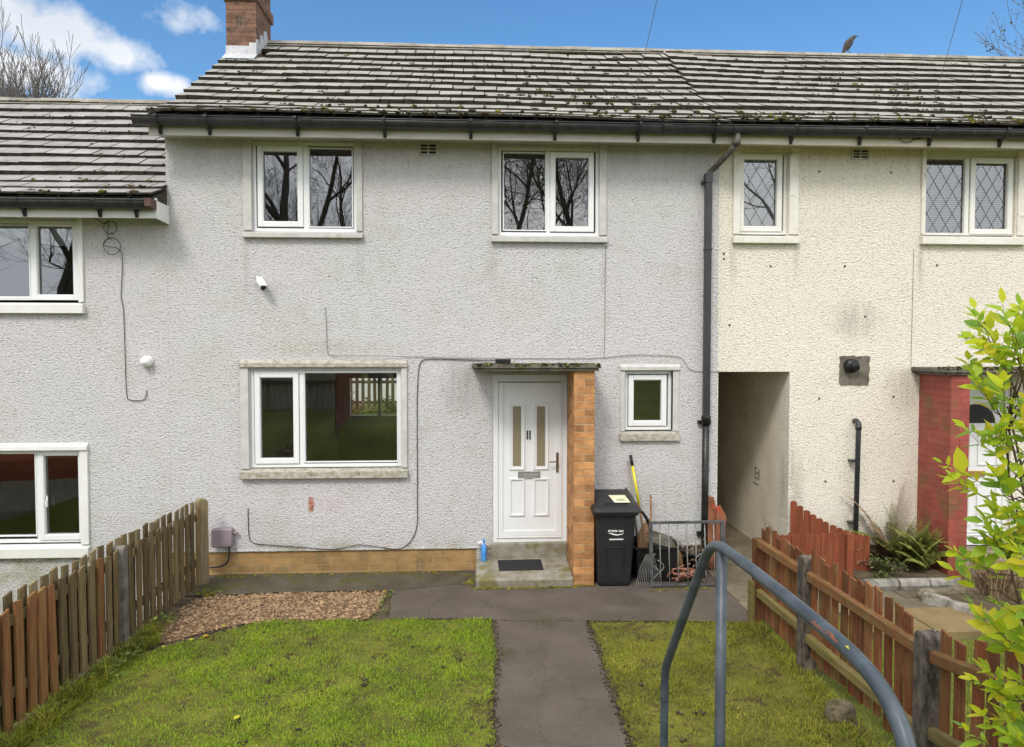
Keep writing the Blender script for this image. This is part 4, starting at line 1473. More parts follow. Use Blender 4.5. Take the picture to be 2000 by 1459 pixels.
mb = MB()
bricks(mb, 5.565, 5.790, -0.60, 0.0, 0.04, 2.49, 0.0857, 0.225, 0.005, proud=0.0015)
part('brick_pier', mb, ['brick_red', 'mortar_red'], cream)
mb = MB()
mb.box(5.45, 7.10, -0.66, 0.0, 2.520, 2.575)
mb.box(5.48, 7.07, -0.64, 0.0, 2.492, 2.518)
can2 = part('porch_canopy', mb, 'concrete_dark', cream, 0.008)
mb = MB()
st = random.getstate()
random.seed(41)
for i in range(300):
    mb.k = 1 if random.random() < 0.15 else 0
    mb.blob((random.uniform(5.45, 7.0), -0.66 + abs(random.gauss(0, 0.06)), 2.576 + random.uniform(-0.02, 0.005)), random.uniform(0.012, 0.028), 0.4, 0.6)
random.setstate(st)
part('moss', mb, ['moss', 'moss_green'], can2, stuff=True)
mb = MB()
mb.ring(5.87, 6.78, 0.30, 2.48, 0.07, 0.07, 0.06, 0.07, 0.03, 0.10)
mb.box(5.94, 6.71, 0.045, 0.09, 0.36, 2.02)
mb.box(5.94, 6.71, 0.045, 0.09, 2.02, 2.41)
for (a, c, d, e) in ((6.01, 6.28, 0.55, 1.10), (6.37, 6.64, 0.55, 1.10), (6.01, 6.28, 1.32, 1.78), (6.37, 6.64, 1.32, 1.78)):
    mb.ring(a, c, d, e, 0.022, 0.022, 0.022, 0.022, 0.030, 0.046)
for z in (0.36, 0.42, 0.46):
    mb.box(5.94, 6.71, 0.030, 0.046, z, z + 0.018)
d2 = part('door', mb, 'upvc', cream, 0.004)
mb = MB()
n = 12
mb.prism([(6.325 - 0.27 * math.cos(math.pi * i / n), 0.036, 1.86 + 0.24 * math.sin(math.pi * i / n)) for i in range(n + 1)], (0, 0.010, 0))
part('fanlight', mb, 'black', d2)
mb = MB()
mb.box(6.18, 6.47, 0.026, 0.046, 1.18, 1.25)
part('letterbox', mb, 'brass', d2, 0.003)
mb = MB()
mb.tube([(6.02, 0.04, 1.82), (6.02, 0.005, 1.80), (6.02, 0.0, 1.72), (6.02, 0.03, 1.66)], 0.014, 8)
part('knocker', mb, 'black', d2)
mb = MB()
mb.box(5.80, 7.0, -0.56, 0.0, 0.05, 0.30)
part('doorstep', mb, 'concrete', cream, 0.01)

mb = roof_mesh(2.987, CX1, 0.0, 21, sag=lambda x, r: 0.010 * math.sin(x * 1.5 + r * 0.4) + 0.030 * math.exp(-((x - 2.98) / 0.7) ** 2) * r / 12)
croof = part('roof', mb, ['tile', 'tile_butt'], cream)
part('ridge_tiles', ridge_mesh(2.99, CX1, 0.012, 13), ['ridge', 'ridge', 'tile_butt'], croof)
part('moss', moss_mesh(2.99, 9.6, 0.0, 760, 29, low=0.6, zones=((5.0, 2.5, 0.6), (4.2, 7.0, 0.8), (6.0, 5.0, 1.0), (3.6, 4.0, 0.4), (6.6, 1.0, 0.5))), ['moss', 'moss_green'], croof, stuff=True)
eaves(cream, 2.987, CX1, 0.0, 'fascia_cream', [3.72, 4.55, 5.40, 6.27, 7.1, 8.0], 2.987, CX1)


# ------------------------------------------------------------------ fences
def picket_me(w, t, h, top='flat', slant=0.0):
    mb = MB()
    if top == 'flat':
        mb.prism([(-w / 2, -t / 2, 0), (w / 2, -t / 2, 0), (w / 2, -t / 2, h + slant), (-w / 2, -t / 2, h - slant)], (0, t, 0))
    elif top == 'round':
        pts = [(-w / 2, -t / 2, 0), (w / 2, -t / 2, 0)]
        for i in range(7):
            a = math.pi * i / 6
            pts.append((w / 2 * math.cos(a), -t / 2, h - w * 0.30 + w * 0.30 * math.sin(a)))
        mb.prism(pts, (0, t, 0))
    return mb


def concrete_post(parent, x, y, z0, z1, w=0.10, d=0.11, mat='post_concrete', rot=0.0, lean=0.0):
    """square post with a half-round top"""
    mb = MB()
    n = 8
    prof = [(-w / 2, 0), (w / 2, 0)]
    H = z1 - z0
    for i in range(n + 1):
        a = math.pi * i / n
        prof.append((w / 2 * math.cos(a), H - w * 0.42 + w * 0.42 * math.sin(a)))
    Mx = Matrix.Rotation(rot, 3, 'Z')
    pts = [Mx @ Vector((px + lean * pz, -d / 2, pz)) + Vector((x, y, z0)) for px, pz in prof]
    mb.prism(pts, Mx @ Vector((0, d, 0)))
    return part('post', mb, mat, parent, 0.008)


def pickets(parent, spots, me_list, mats_for, zrot, rr):
    for (x, y, z) in spots:
        me = rr.choice(me_list)
        o = bpy.data.objects.new('picket', me)
        col.objects.link(o)
        o.parent = parent
        o.matrix_parent_inverse = Matrix.Translation(-parent.location)
        o.location = (x, y, z)
        o.rotation_euler = (rr.gauss(0, 0.006), rr.gauss(0, 0.010), zrot + rr.gauss(0, 0.02))


def mesh_variants(mk_fn, mats, name='picket'):
    out = []
    for m in mats:
        out.append(mk_fn().mesh(name, m))
    return out


rr = random.Random(77)
# weathered double-sided picket fence down the lefthand boundary
lf = thing('picket_fence', 'weathered grey-brown double-sided picket fence in front of the lower grey house', 'fence', (-3.2, -0.4, Z0))


def lfx(y):
    return -3.155 + (y + 0.3) * 0.038


ang = math.pi / 2 + math.atan(0.038)
concrete_post(lf, lfx(-0.30), -0.30, Z0 - 0.05, 1.075, 0.125, 0.10, 'wood_pale', math.pi / 2 - 0.9)
concrete_post(lf, lfx(-2.06) + 0.01, -2.06, Z0 - 0.05, 1.02, 0.095, 0.10, 'post_grey', ang)
concrete_post(lf, lfx(-3.86) + 0.01, -3.86, Z0 - 0.05, 1.02, 0.095, 0.10, 'post_grey', ang)
for (ya, yb) in ((-0.36, -2.01), (-2.11, -3.81), (-3.91, -5.4)):
    for z in (0.32, 0.84):
        mb = MB()
        mb.prism([(lfx(ya) - 0.035, ya, z), (lfx(ya) + 0.0, ya, z), (lfx(ya) + 0.0, ya, z + 0.075), (lfx(ya) - 0.035, ya, z + 0.075)],
                 (lfx(yb) - lfx(ya), yb - ya, 0))
        part('rail', mb, 'wood_old', lf, 0.004)
near = [picket_me(0.088, 0.018, 0.86, 'flat', s).mesh('picket', m) for m in ('wood_old', 'wood_old', 'wood_old') for s in (0.010, -0.006)]
nearo = [picket_me(0.088, 0.018, 0.86, 'flat', s).mesh('picket', 'wood_orange') for s in (0.010, -0.006)]
far = [picket_me(0.086, 0.018, 0.95, 'flat', s).mesh('picket', m) for m in ('wood_pale', 'wood_old') for s in (0.006, -0.004)]
y = -0.44
sp_n, sp_o, sp_f = [], [], []
while y > -5.3:
    if abs(y + 2.06) > 0.07 and abs(y + 3.86) > 0.07:
        zt = rr.uniform(-0.02, 0.015)
        dst = sp_o if (y < -3.0 and rr.random() < 0.5) or rr.random() < 0.05 else sp_n
        dst.append((lfx(y) + 0.010, y, Z0 + 0.045 + zt))
    sp_f.append((lfx(y) - 0.046, y - 0.01, Z0 + 0.035 + rr.uniform(-0.012, 0.012)))
    y -= 0.128 + rr.uniform(-0.005, 0.006)
pickets(lf, sp_n, near, None, ang, rr)
pickets(lf, sp_o, nearo, None, ang, rr)
pickets(lf, sp_f, far, None, ang, rr)

# red-stained picket fence between the two gardens, rails on our side
rf = thing('picket_fence', 'red-stained picket fence with lichen-covered concrete posts beside the handrail', 'fence', (2.75, -3, Z0))


def rfx(y):
    return 2.790 - (y + 1.8) * 0.020


ang2 = math.pi / 2 - math.atan(0.02) * -1
mb = MB()
mb.box(2.735, 2.815, -1.86, -1.78, Z0 - 0.05, 0.935)
part('post', mb, 'wood_red', rf, 0.006)
concrete_post(rf, rfx(-2.80), -2.80, Z0 - 0.05, 1.055, 0.125, 0.125, 'post_concrete', ang2)
concrete_post(rf, rfx(-4.36), -4.36, Z0 - 0.05, 1.035, 0.130, 0.125, 'post_concrete', ang2)
bays = [((-1.87, 0.0), (-2.735, 0.0), 0.865, 0.375), ((-2.865, 0.0), (-4.295, 0.0), 0.860, 0.330), ((-4.425, 0.0), (-6.3, 0.30), 0.86, 0.38)]
for i, ((ya, ra), (yb, rb), zt, zl) in enumerate(bays):
    for z, mt in ((zt, 'wood_redrail'), (zl, 'wood_green')):
        mb = MB()
        xa, xb = rfx(ya), rfx(yb)
        mb.prism([(xa - 0.046, ya, z), (xa - 0.004, ya, z), (xa - 0.004, ya, z + 0.082), (xa - 0.046, ya, z + 0.070)], (xb - xa, yb - ya, rb - ra))
        part('rail', mb, mt, rf, 0.004)
pk = [picket_me(0.074, 0.018, h, 'flat', s).mesh('picket', m) for m, h, s in
      (('wood_red', 0.90, 0.012), ('wood_red', 0.92, -0.008), ('wood_red', 0.88, 0.006), ('wood_orange', 0.90, 0.01))]
for i, (ya, yb, step) in enumerate(((-1.92, -2.73, 0.098), (-2.91, -4.28, 0.112), (-4.50, -6.2, 0.122))):
    y = ya
    sp = []
    while y > yb:
        zb = Z0 + 0.085 + rr.uniform(-0.025, 0.02) + (0.03 if i == 1 else 0.0) + (0.02 + 0.16 * (ya - y) if i == 2 else 0)
        sp.append((rfx(y) + 0.006, y, zb))
        y -= step + rr.uniform(-0.008, 0.012)
    pickets(rf, sp, pk, None, ang2, rr)
# short gate post leaf (pale green wooden post at the gap)
mb = MB()
mb.box(2.700, 2.732, -1.88, -1.77, Z0 - 0.02, 0.52)
part('post', mb, 'wood_green', rf, 0.004)

# close-boarded red gate standing open against the cream wall: boards step down in a curve
bg = thing('board_gate', 'open red close-boarded gate with a curved top at the mouth of the passage', 'gate', (4.2, -0.5, Z0))
A = Vector((3.905, -0.07, 0))
Bp = Vector((4.66, -0.52, 0))
n = 12
d = (Bp - A).normalized()
angb = math.atan2(d.y, d.x)
for i in range(n):
    t = (i + 0.5) / n
    h = 0.84 - 0.36 * math.sin(t * math.pi / 2) ** 0.9
    mb = picket_me(0.076, 0.018, h, 'round')
    o = part('board', mb, 'wood_board', bg, keep=True)
    p = A.lerp(Bp, t)
    o.matrix_parent_inverse = Matrix.Translation(-bg.location)
    o.location = (p.x, p.y, Z0 + 0.03)
    o.rotation_euler = (0, rr.gauss(0, 0.006), angb)
mb = MB()
for z in (0.22, 0.44):
    mb.prism([(A.x, A.y + 0.012, z), (A.x, A.y + 0.05, z), (A.x, A.y + 0.05, z + 0.07), (A.x, A.y + 0.012, z + 0.07)], Bp - A)
part('ledge', mb, 'wood_board', bg)
# second panel of the same stain, straight topped with a post
bf = thing('board_fence', 'low red board fence panel ending in a square post beside the fern', 'fence', (4.2, -0.95, Z0))
A, Bp = Vector((3.30, -0.98, 0)), Vector((4.13, -0.93, 0))
d = (Bp - A).normalized()
n = 12
for i in range(n):
    t = (i + 0.5) / n
    mb = picket_me(0.070, 0.018, 0.64 + rr.uniform(-0.012, 0.012), 'round')
    o = part('board', mb, 'wood_board', bf, keep=True)
    p = A.lerp(Bp, t)
    o.matrix_parent_inverse = Matrix.Translation(-bf.location)
    o.location = (p.x, p.y, Z0 + 0.02)
    o.rotation_euler = (0, rr.gauss(0, 0.006), math.atan2(d.y, d.x))
mb = MB()
mb.box(A.x, Bp.x, -0.935, -0.90, 0.50, 0.56)
mb.box(A.x, Bp.x, -0.935, -0.90, 0.20, 0.26)
part('rail', mb, 'wood_board', bf)
mb = MB()
mb.box(4.145, 4.215, -0.975, -0.90, Z0 - 0.03, 0.72)
mb.box(4.15, 4.21, -0.97, -0.905, 0.72, 0.735)
part('post', mb, 'wood_board', bf, 0.004)

# ------------------------------------------------------------------ handrail
hr = thing('handrail', 'dark grey tubular steel handrail with rust marks beside the steps', 'handrail', (0.956, -5.9, Z0))
X = 0.956
ctrl = [(-5.105, 0.02), (-5.110, 0.6), (-5.112, 1.10), (-5.125, 1.17), (-5.16, 1.24), (-5.45, 1.595), (-5.72, 1.93), (-5.78, 1.985), (-5.85, 2.018),
        (-5.95, 2.035), (-6.5, 2.038), (-6.80, 2.032), (-6.93, 2.020), (-7.01, 1.998), (-7.07, 1.962), (-7.11, 1.91), (-7.14, 1.82), (-7.155, 1.6), (-7.16, 1.0)]


def smooth(pts, k=3):
    for _ in range(k):
        out = [pts[0]]
        for a, c in zip(pts[:-1], pts[1:]):
            a, c = Vector(a), Vector(c)
            out += [a.lerp(c, 0.25), a.lerp(c, 0.75)]
        out.append(Vector(pts[-1]))
        pts = out
    return pts


mb = MB()
mb.tube(smooth([(X, y, z) for y, z in ctrl], 4), 0.0205, 24)
rail = part('rail', mb, 'rail_paint', hr)
mb = MB()
mb.tube([(X + 0.006, -5.905, 2.02), (X + 0.004, -5.905, 0.3)], 0.0205, 16)
part('post', mb, 'rail_paint', hr)
mb = MB()                                    # worn through to red primer and rust
rq = random.Random(3)
for k in range(46):
    yc = rq.choice([-6.715, -6.73, -6.765, -6.80, -6.815]) + max(-0.02, min(0.02, rq.gauss(0, 0.012)))
    ac = rq.gauss(148 if yc < -6.77 else 163, 7)
    zc = 2.0345 if yc > -6.79 else 2.0320
    hy, ha = rq.uniform(0.003, 0.010), rq.uniform(2, 5)
    m_ = 7
    mb.add([(X + 0.0207 * math.cos(R(ac + ha * math.sin(6.283 * t / m_) * rq.uniform(0.6, 1.2))), yc + hy * math.cos(6.283 * t / m_) * rq.uniform(0.6, 1.2),
             zc + 0.0207 * math.sin(R(ac + ha * math.sin(6.283 * t / m_)))) for t in range(m_)], [tuple(range(m_))])
part('rust_patch', mb, 'rust', rail)


def leaf_pts(c, d, nrm, L, w, fold=0.25, curl=0.2):
    """one leaf: six points, folded along the midrib and curling at the tip"""
    d = d.normalized()
    s = d.cross(nrm).normalized()
    u = s.cross(d).normalized()
    base, tip = c, c + d * L - u * L * curl
    m1 = c + d * L * 0.35 - u * fold * w * 0.5
    m2 = c + d * L * 0.70 - u * (fold * w * 0.5 + L * curl * 0.45)
    l1, r1 = m1 + s * w * 0.5 + u * fold * w * 0.5, m1 - s * w * 0.5 + u * fold * w * 0.5
    l2, r2 = m2 + s * w * 0.40 + u * fold * w * 0.4, m2 - s * w * 0.40 + u * fold * w * 0.4
    return [base, l1, l2, tip, r2, r1, m1, m2], [(0, 6, 1), (1, 6, 7, 2), (2, 7, 3), (0, 5, 6), (5, 4, 7, 6), (4, 3, 7)]


def add_leaf(mb, c, d, nrm, L, w, fold=0.25, curl=0.2):
    vs, fs = leaf_pts(Vector(c), Vector(d), Vector(nrm), L, w, fold, curl)
    mb.add(vs, fs)


mb = MB()
mb.smooth = True
add_leaf(mb, (X - 0.016, -6.865, 2.044), (0.35, -0.5, -0.02), (-0.25, 0, 1), 0.030, 0.015, 0.1, 0.15)
solo('fallen_leaf', mb, 'leaf_yellow', 'small yellow leaf stuck on top of the grey handrail', 'leaf')

# ------------------------------------------------------------------ wheelie bin
bn = thing('wheelie_bin', 'black wheelie bin with white council lettering beside the brick pier', 'bin', (1.6, -0.4, Z0))
mb = MB()


def loft(mb, rings, cap=True):
    n = len(rings[0])
    o = mb.add([p for r in rings for p in r], [])
    for i in range(len(rings) - 1):
        for j in range(n):
            j2 = (j + 1) % n
            mb.f.append((o + i * n + j, o + i * n + j2, o + (i + 1) * n + j2, o + (i + 1) * n + j))
            mb.m.append(mb.k)
            mb.sm.append(mb.smooth)
    if cap:
        for idx, rev in ((0, True), (len(rings) - 1, False)):
            f = [o + idx * n + j for j in range(n)]
            mb.f.append(tuple(reversed(f) if rev else f))
            mb.m.append(mb.k)
            mb.sm.append(False)


def rrect(x0, x1, y0, y1, z, r=0.04, k=4, dzf=0.0):
    out = []
    for cx, cy, a0 in ((x1 - r, y0 + r, -90), (x1 - r, y1 - r, 0), (x0 + r, y1 - r, 90), (x0 + r, y0 + r, 180)):
        for i in range(k + 1):
            a = R(a0 + 90 * i / k)
            yy = cy + r * math.sin(a)
            out.append((cx + r * math.cos(a), yy, z + dzf * (yy - y0) / (y1 - y0)))
    return out


mb.smooth = False
loft(mb, [rrect(1.408, 1.772, -0.655, -0.22, Z0 + 0.015, 0.045), rrect(1.400, 1.780, -0.665, -0.20, Z0 + 0.05, 0.05), rrect(1.372, 1.822, -0.715, -0.13, 0.86, 0.05),
          rrect(1.366, 1.828, -0.722, -0.12, 0.925, 0.05)])
# rim under the lid
loft(mb, [rrect(1.340, 1.852, -0.748, -0.095, 0.915, 0.05), rrect(1.338, 1.854, -0.750, -0.092, 0.948, 0.05)])
# moulded panel on the front
for (a, c, d, e) in ((1.497, 1.506, 0.20, 0.545), (1.688, 1.697, 0.20, 0.545)):
    mb.prism([(a, -0.667 - (d - 0.13) * 0.0685, d), (c, -0.667 - (d - 0.13) * 0.0685, d), (c, -0.667 - (e - 0.13) * 0.0685, e), (a, -0.667 - (e - 0.13) * 0.0685, e)], (0, -0.010, 0))
mb.prism([(1.507, -0.694, 0.536), (1.687, -0.694, 0.536), (1.687, -0.695, 0.546), (1.507, -0.695, 0.546)], (0, -0.010, 0))
body = part('body', mb, 'binplastic', bn, 0.008)
mb = MB()
loft(mb, [rrect(1.318, 1.882, -0.775, -0.045, 0.950, 0.06, 4, 0.085), rrect(1.318, 1.882, -0.775, -0.045, 0.972, 0.06, 4, 0.085),
          rrect(1.330, 1.870, -0.765, -0.05, 0.976, 0.06, 4, 0.085), rrect(1.335, 1.865, -0.760, -0.055, 0.998, 0.06, 4, 0.085),
          rrect(1.385, 1.815, -0.700, -0.10, 1.022, 0.06, 4, 0.07), rrect(1.405, 1.795, -0.66, -0.13, 1.028, 0.06, 4, 0.06)])
lid = part('lid', mb, 'binplastic', bn, 0.006)
mb = MB()
mb.box(1.47, 1.74, -0.672, -0.655, 1.036, 1.050)
part('lid_grip', mb, 'black_plastic', lid, 0.004)
mb = MB()
mb.prism([(1.595, -0.62, 1.0395), (1.775, -0.62, 1.0395), (1.765, -0.36, 1.070), (1.570, -0.36, 1.070)], (0, 0, 0.004))
mb.k = 1
for (a, c, y) in ((1.63, 1.735, -0.575), (1.625, 1.72, -0.545), (1.66, 1.735, -0.515)):
    z = 1.0465 + (y + 0.60) * 0.125
    mb.quad((a, y, z + 0.001), (c, y, z + 0.001), (c, y + 0.012, z + 0.0025), (a, y + 0.012, z + 0.0025))
part('sticker', mb, ['sticker', 'ink'], lid)
mb = MB()
mb.tube([(1.345, -0.10, 1.055), (1.345, -0.03, 1.075), (1.345, -0.018, 1.045)], 0.018, 8)
mb.tube([(1.345, -0.02, 1.05), (1.85, -0.02, 1.05)], 0.016, 8)
mb.tube([(1.85, -0.10, 1.055), (1.85, -0.03, 1.075), (1.85, -0.018, 1.045)], 0.018, 8)
part('handle', mb, 'black_plastic', bn)
for x in (1.415, 1.765):
    mb = MB()
    mb.lathe([(0.075, -0.022), (0.100, -0.020), (0.100, 0.020), (0.075, 0.022)], (x, -0.17, Z0 + 0.10), 18, (1, 0, 0))
    part('wheel', mb, 'black_plastic', bn)
# white lettering: a sweep under a broken line of capitals, and a small line beneath


def decal(mb, pts2, y=-0.7070):
    mb.add([(x, y - (z - 0.70) * 0.0675, z) for x, z in pts2], [tuple(range(len(pts2)))])


mb = MB()
rr2 = random.Random(4)
x = 1.515
for w, kind in ((0.014, 'b'), (0.004, 's'), (0.016, 'a'), (0.016, 'b'), (0.014, 'a'), (0.016, 'b'), (0.010, 's'), (0.015, 'a'), (0.015, 'b'), (0.015, 'a')):
    if kind != 's':
        z0_ = 0.728 - (x - 1.515) * 0.03
        decal(mb, [(x, z0_), (x + w * 0.35, z0_), (x + w * 0.45, z0_ + 0.022), (x + w * 0.1, z0_ + 0.022)])
        decal(mb, [(x + w * 0.55, z0_), (x + w * 0.9, z0_), (x + w, z0_ + 0.022), (x + w * 0.65, z0_ + 0.022)])
        zz = z0_ + (0.016 if kind == 'a' else 0.008)
        decal(mb, [(x + w * 0.35, zz), (x + w * 0.6, zz), (x + w * 0.62, zz + 0.006), (x + w * 0.37, zz + 0.006)])
    x += w + 0.003
decal(mb, [(1.503, 0.712), (1.535, 0.717), (1.570, 0.705), (1.608, 0.697), (1.650, 0.702), (1.690, 0.714), (1.655, 0.694), (1.605, 0.684), (1.560, 0.693), (1.525, 0.708)], -0.7075)
decal(mb, [(1.500, 0.726), (1.512, 0.752), (1.518, 0.752), (1.508, 0.726)])
x = 1.520
while x < 1.675:
    w = rr2.uniform(0.006, 0.012)
    decal(mb, [(x, 0.632), (x + w, 0.632), (x + w, 0.648), (x, 0.648)])
    x += w + rr2.uniform(0.002, 0.004)
    if rr2.random() < 0.15: x += 0.008
part('lettering', mb, 'white_paint', body)


# ------------------------------------------------------------------ tools and clutter by the wall
def rod(name, a, c, r, mat, label, cat, segs=None, extra=None):
    t = thing(name, label, cat, (a[0], a[1], Z0))
    return t


br = thing('broom', 'broom with a bright yellow handle leaning on the wall behind the bin', 'broom', (2.07, -0.36, Z0))
p0, p1 = Vector((2.085, -0.34, Z0 + 0.06)), Vector((1.902, -0.045, 1.50))
at = lambda t: p0.lerp(p1, t)
mb = MB()
mb.tube([at(0.57), at(0.91)], 0.0165, 10)
bh = part('handle', mb, 'yellow', br)
mb = MB()
mb.tube([at(0.905), at(1.0)], 0.0185, 10)
part('grip', mb, 'black_plastic', br)
mb = MB()
mb.tube([at(0.0), at(0.57)], 0.0140, 10)
part('shaft', mb, 'brown_wood', br)
mb = MB()
mb.box(1.98, 2.19, -0.385, -0.315, Z0 + 0.075, Z0 + 0.115)
part('head', mb, 'black_plastic', br, 0.006)
mb = MB()
for i in range(14):
    for j in range(3):
        x = 1.99 + i * 0.0145
        mb.tube([(x, -0.375 + j * 0.025, Z0 + 0.076), (x + rr.uniform(-0.01, 0.01), -0.378 + j * 0.027, Z0 + 0.005)], 0.004, 4)
part('bristles', mb, 'black_plastic', br)
hoe = thing('garden_hoe', 'grey wooden handled hoe leaning behind the yellow broom', 'hoe', (1.99, -0.3, Z0))
mb = MB()
mb.tube([(2.00, -0.26, Z0 + 0.02), (1.875, -0.03, 1.43)], 0.014, 8)
part('handle', mb, 'grey_wood', hoe)
mb = MB()
mb.box(1.945, 2.055, -0.30, -0.292, Z0 + 0.005, Z0 + 0.075)
part('blade', mb, 'iron_dark', hoe)
spd = thing('spade', 'upturned wooden spade with a black strap handle between bin and iron gate', 'spade', (1.99, -0.42, Z0))
mb = MB()
mb.prism([(1.915, -0.40, 0.40), (2.085, -0.40, 0.40), (2.095, -0.38, 0.66), (2.06, -0.375, 0.80), (1.965, -0.375, 0.70), (1.915, -0.38, 0.58)], (0, 0.014, 0))
part('blade', mb, 'brown_wood', spd, 0.004)
mb = MB()
mb.tube(smooth([(2.09, -0.36, 0.62), (2.04, -0.38, 0.77), (1.97, -0.40, 0.88), (1.91, -0.41, 0.90), (1.885, -0.40, 0.84)], 2), 0.018, 8)
part('strap_handle', mb, 'black_plastic', spd)
mb = MB()
mb.tube([(2.00, -0.39, 0.42), (1.99, -0.45, Z0 + 0.01)], 0.016, 8)
part('shaft', mb, 'brown_wood', spd)
rk = thing('leaf_rake', 'wire leaf rake with its fan of tines spread on the ground by the bin', 'rake', (1.95, -0.72, Z0))
mb = MB()
apex = Vector((2.06, -0.46, 0.52))
for i in range(13):
    t = i / 12
    e = Vector((1.815 + 0.28 * t, -0.735 + 0.03 * abs(t - 0.5), Z0 + 0.006))
    m_ = apex.lerp(e, 0.55) + Vector((-0.035 * (1 - t), -0.035, 0.02))
    mb.tube([apex, m_, e, e + Vector((0, -0.012, 0.0))], 0.0024, 4)
part('tines', mb, 'iron', rk)
mb = MB()
mb.tube([apex, (2.14, -0.10, 1.02)], 0.012, 8)
part('handle', mb, 'brown_wood', rk)
ct = thing('storage_tub', 'black plastic tub half hidden behind the iron gate', 'tub', (2.2, -0.32, Z0))
mb = MB()
loft(mb, [rrect(1.90, 2.33, -0.52, -0.10, Z0 + 0.002, 0.03), rrect(1.86, 2.37, -0.55, -0.07, 0.47, 0.03), rrect(1.83, 2.40, -0.57, -0.05, 0.472, 0.03), rrect(1.83, 2.40, -0.57, -0.05, 0.50, 0.03),
          rrect(1.86, 2.37, -0.54, -0.08, 0.498, 0.03), rrect(1.88, 2.35, -0.52, -0.10, 0.30, 0.03)])
part('body', mb, 'black_plastic', ct, 0.004)
mb = MB()
mb.prism([(2.02, -0.50, 0.50), (2.36, -0.48, 0.47), (2.36, -0.47, 0.485), (2.20, -0.48, 0.54), (2.06, -0.49, 0.55)], (0, 0.35, 0.04))
mb.prism([(1.98, -0.55, 0.56), (2.28, -0.56, 0.49), (2.285, -0.56, 0.505), (1.985, -0.55, 0.575)], (0, 0.05, 0))
solo('rag_heap', mb, 'concrete_dark', 'heap of muddy boards lying across the black tub behind the iron gate', 'boards', bevel=0.01)
ct2 = thing('plant_pot', 'black plant pot full of dead stems behind the right half of the iron gate', 'plant pot', (2.6, -0.38, Z0))
mb = MB()
mb.lathe([(0.12, Z0 + 0.002), (0.16, 0.36), (0.175, 0.362), (0.175, 0.40), (0.15, 0.40), (0.14, 0.34)], (2.62, -0.34, 0), 18)
part('pot', mb, 'black_plastic', ct2)
mb = MB()
rr3 = random.Random(9)
for i in range(22):
    a, e = rr3.uniform(0, 6.28), rr3.uniform(0.10, 0.32)
    b0 = Vector((2.62 + 0.08 * math.cos(a), -0.34 + 0.08 * math.sin(a), 0.34))
    b1 = b0 + Vector((math.cos(a) * e * 0.5, math.sin(a) * e * 0.5, e * 0.7))
    b2 = b1 + Vector((math.cos(a) * e * 0.7, math.sin(a) * e * 0.7, e * rr3.uniform(-0.5, 0.3)))
    mb.tube(smooth([b0, b1, b2], 1), 0.0035, 4)
part('dead_stems', mb, 'twig', ct2)
mb = MB()
for i in range(140):
    a, e = rr3.uniform(0, 6.28), rr3.uniform(0.02, 0.20)
    add_leaf(mb, (2.58 + e * math.cos(a), -0.40 + e * math.sin(a) * 0.8, rr3.uniform(0.16, 0.46)), (rr3.gauss(0, 1), rr3.gauss(0, 1), rr3.gauss(0, 0.6)), (0, 0, 1), 0.05, 0.022)
part('dead_leaves', mb, 'leaf_dead', ct2)
mb = MB()
rr3 = random.Random(19)
for i in range(15):
    mb.tube(smooth([(2.22 + 0.50 * rr3.random(), -0.62 + 0.16 * rr3.random(), Z0 + 0.02 + 0.17 * rr3.random()) for _ in range(4)], 2), rr3.uniform(0.006, 0.012), 5)
solo('orange_netting', mb, 'orange_net', 'tangle of torn orange plastic netting on the ground behind the iron gate', 'netting')
pl = MB()
pl.prism([(2.865, -0.14, 0.10), (2.965, -0.14, 0.10), (2.955, -0.10, 0.86), (2.93, -0.09, 0.98), (2.86, -0.09, 0.99), (2.835, -0.10, 0.80)], (0, 0.028, 0))
pl.prism([(2.93, -0.19, 0.10), (3.03, -0.19, 0.10), (3.06, -0.17, 0.76), (2.985, -0.16, 0.90), (2.94, -0.165, 0.86)], (0, 0.028, 0))
solo('rotten_plank', pl, 'rust_plank', 'broken rust coloured plank propped beside the black cast pipe', 'plank', bevel=0.006)

# iron gate leaning there, off its hinges
ig = thing('iron_gate', 'old grey wrought iron garden gate with thin bars propped upright by the wall', 'gate', (2.4, -0.72, Z0))
gx0, gx1, gyb, gyt = 2.00, 2.835, -0.735, -0.66
zb, zt = Z0 + 0.015, 0.815


def gp(x, t):
    return Vector((x, gyb + (gyt - gyb) * t, zb + (zt - zb) * t))


mb = MB()
for a, c, r in (((gx0, 0), (gx0, 1), 0.020), ((gx1, 0), (gx1, 1.02), 0.024), ((gx0, 1), (gx1, 1), 0.019), ((gx0, 0.03), (gx1, 0.03), 0.012)):
    p, q = gp(*a), gp(*c)
    dd = (q - p)
    ml = dd.to_track_quat('Z', 'Y').to_matrix()
    mb.obox((p + q) / 2, (r, r * 0.7, dd.length / 2), ml)
part('frame', mb, 'iron_dark', ig, 0.002)
for i in range(1, 8):
    x = gx0 + (gx1 - gx0) * i / 8
    mb = MB()
    mb.tube([gp(x + rr.uniform(-0.004, 0.004), 0.04), gp(x, 0.97)], 0.0068, 6)
    part('bar', mb, 'iron', ig)
for i, (x, s) in enumerate(((gx0 + 0.05, 1), (gx0 + 0.07, -1), (gx0 + 0.52, 1), (gx0 + 0.60, -1))):
    mb = MB()
    pts = []
    for k in range(15):
        t = k / 14
        a = t * 5.2
        rad = 0.085 * (1 - 0.45 * t)
        pts.append(gp(x + s * (rad * math.sin(a)) + s * 0.02, 0.42 + 0.10 * (i % 2) - 0.36 * t) + Vector((0, -0.004 - 0.004 * i, 0)))
    mb.tube(smooth(pts, 1), 0.0048, 5)
    part('scroll', mb, 'iron', ig)
mb = MB()
mb.box(gx0 - 0.055, gx0 + 0.10, gyt - 0.022, gyt - 0.008, 0.685, 0.705)
part('latch', mb, 'rustbrown', ig)

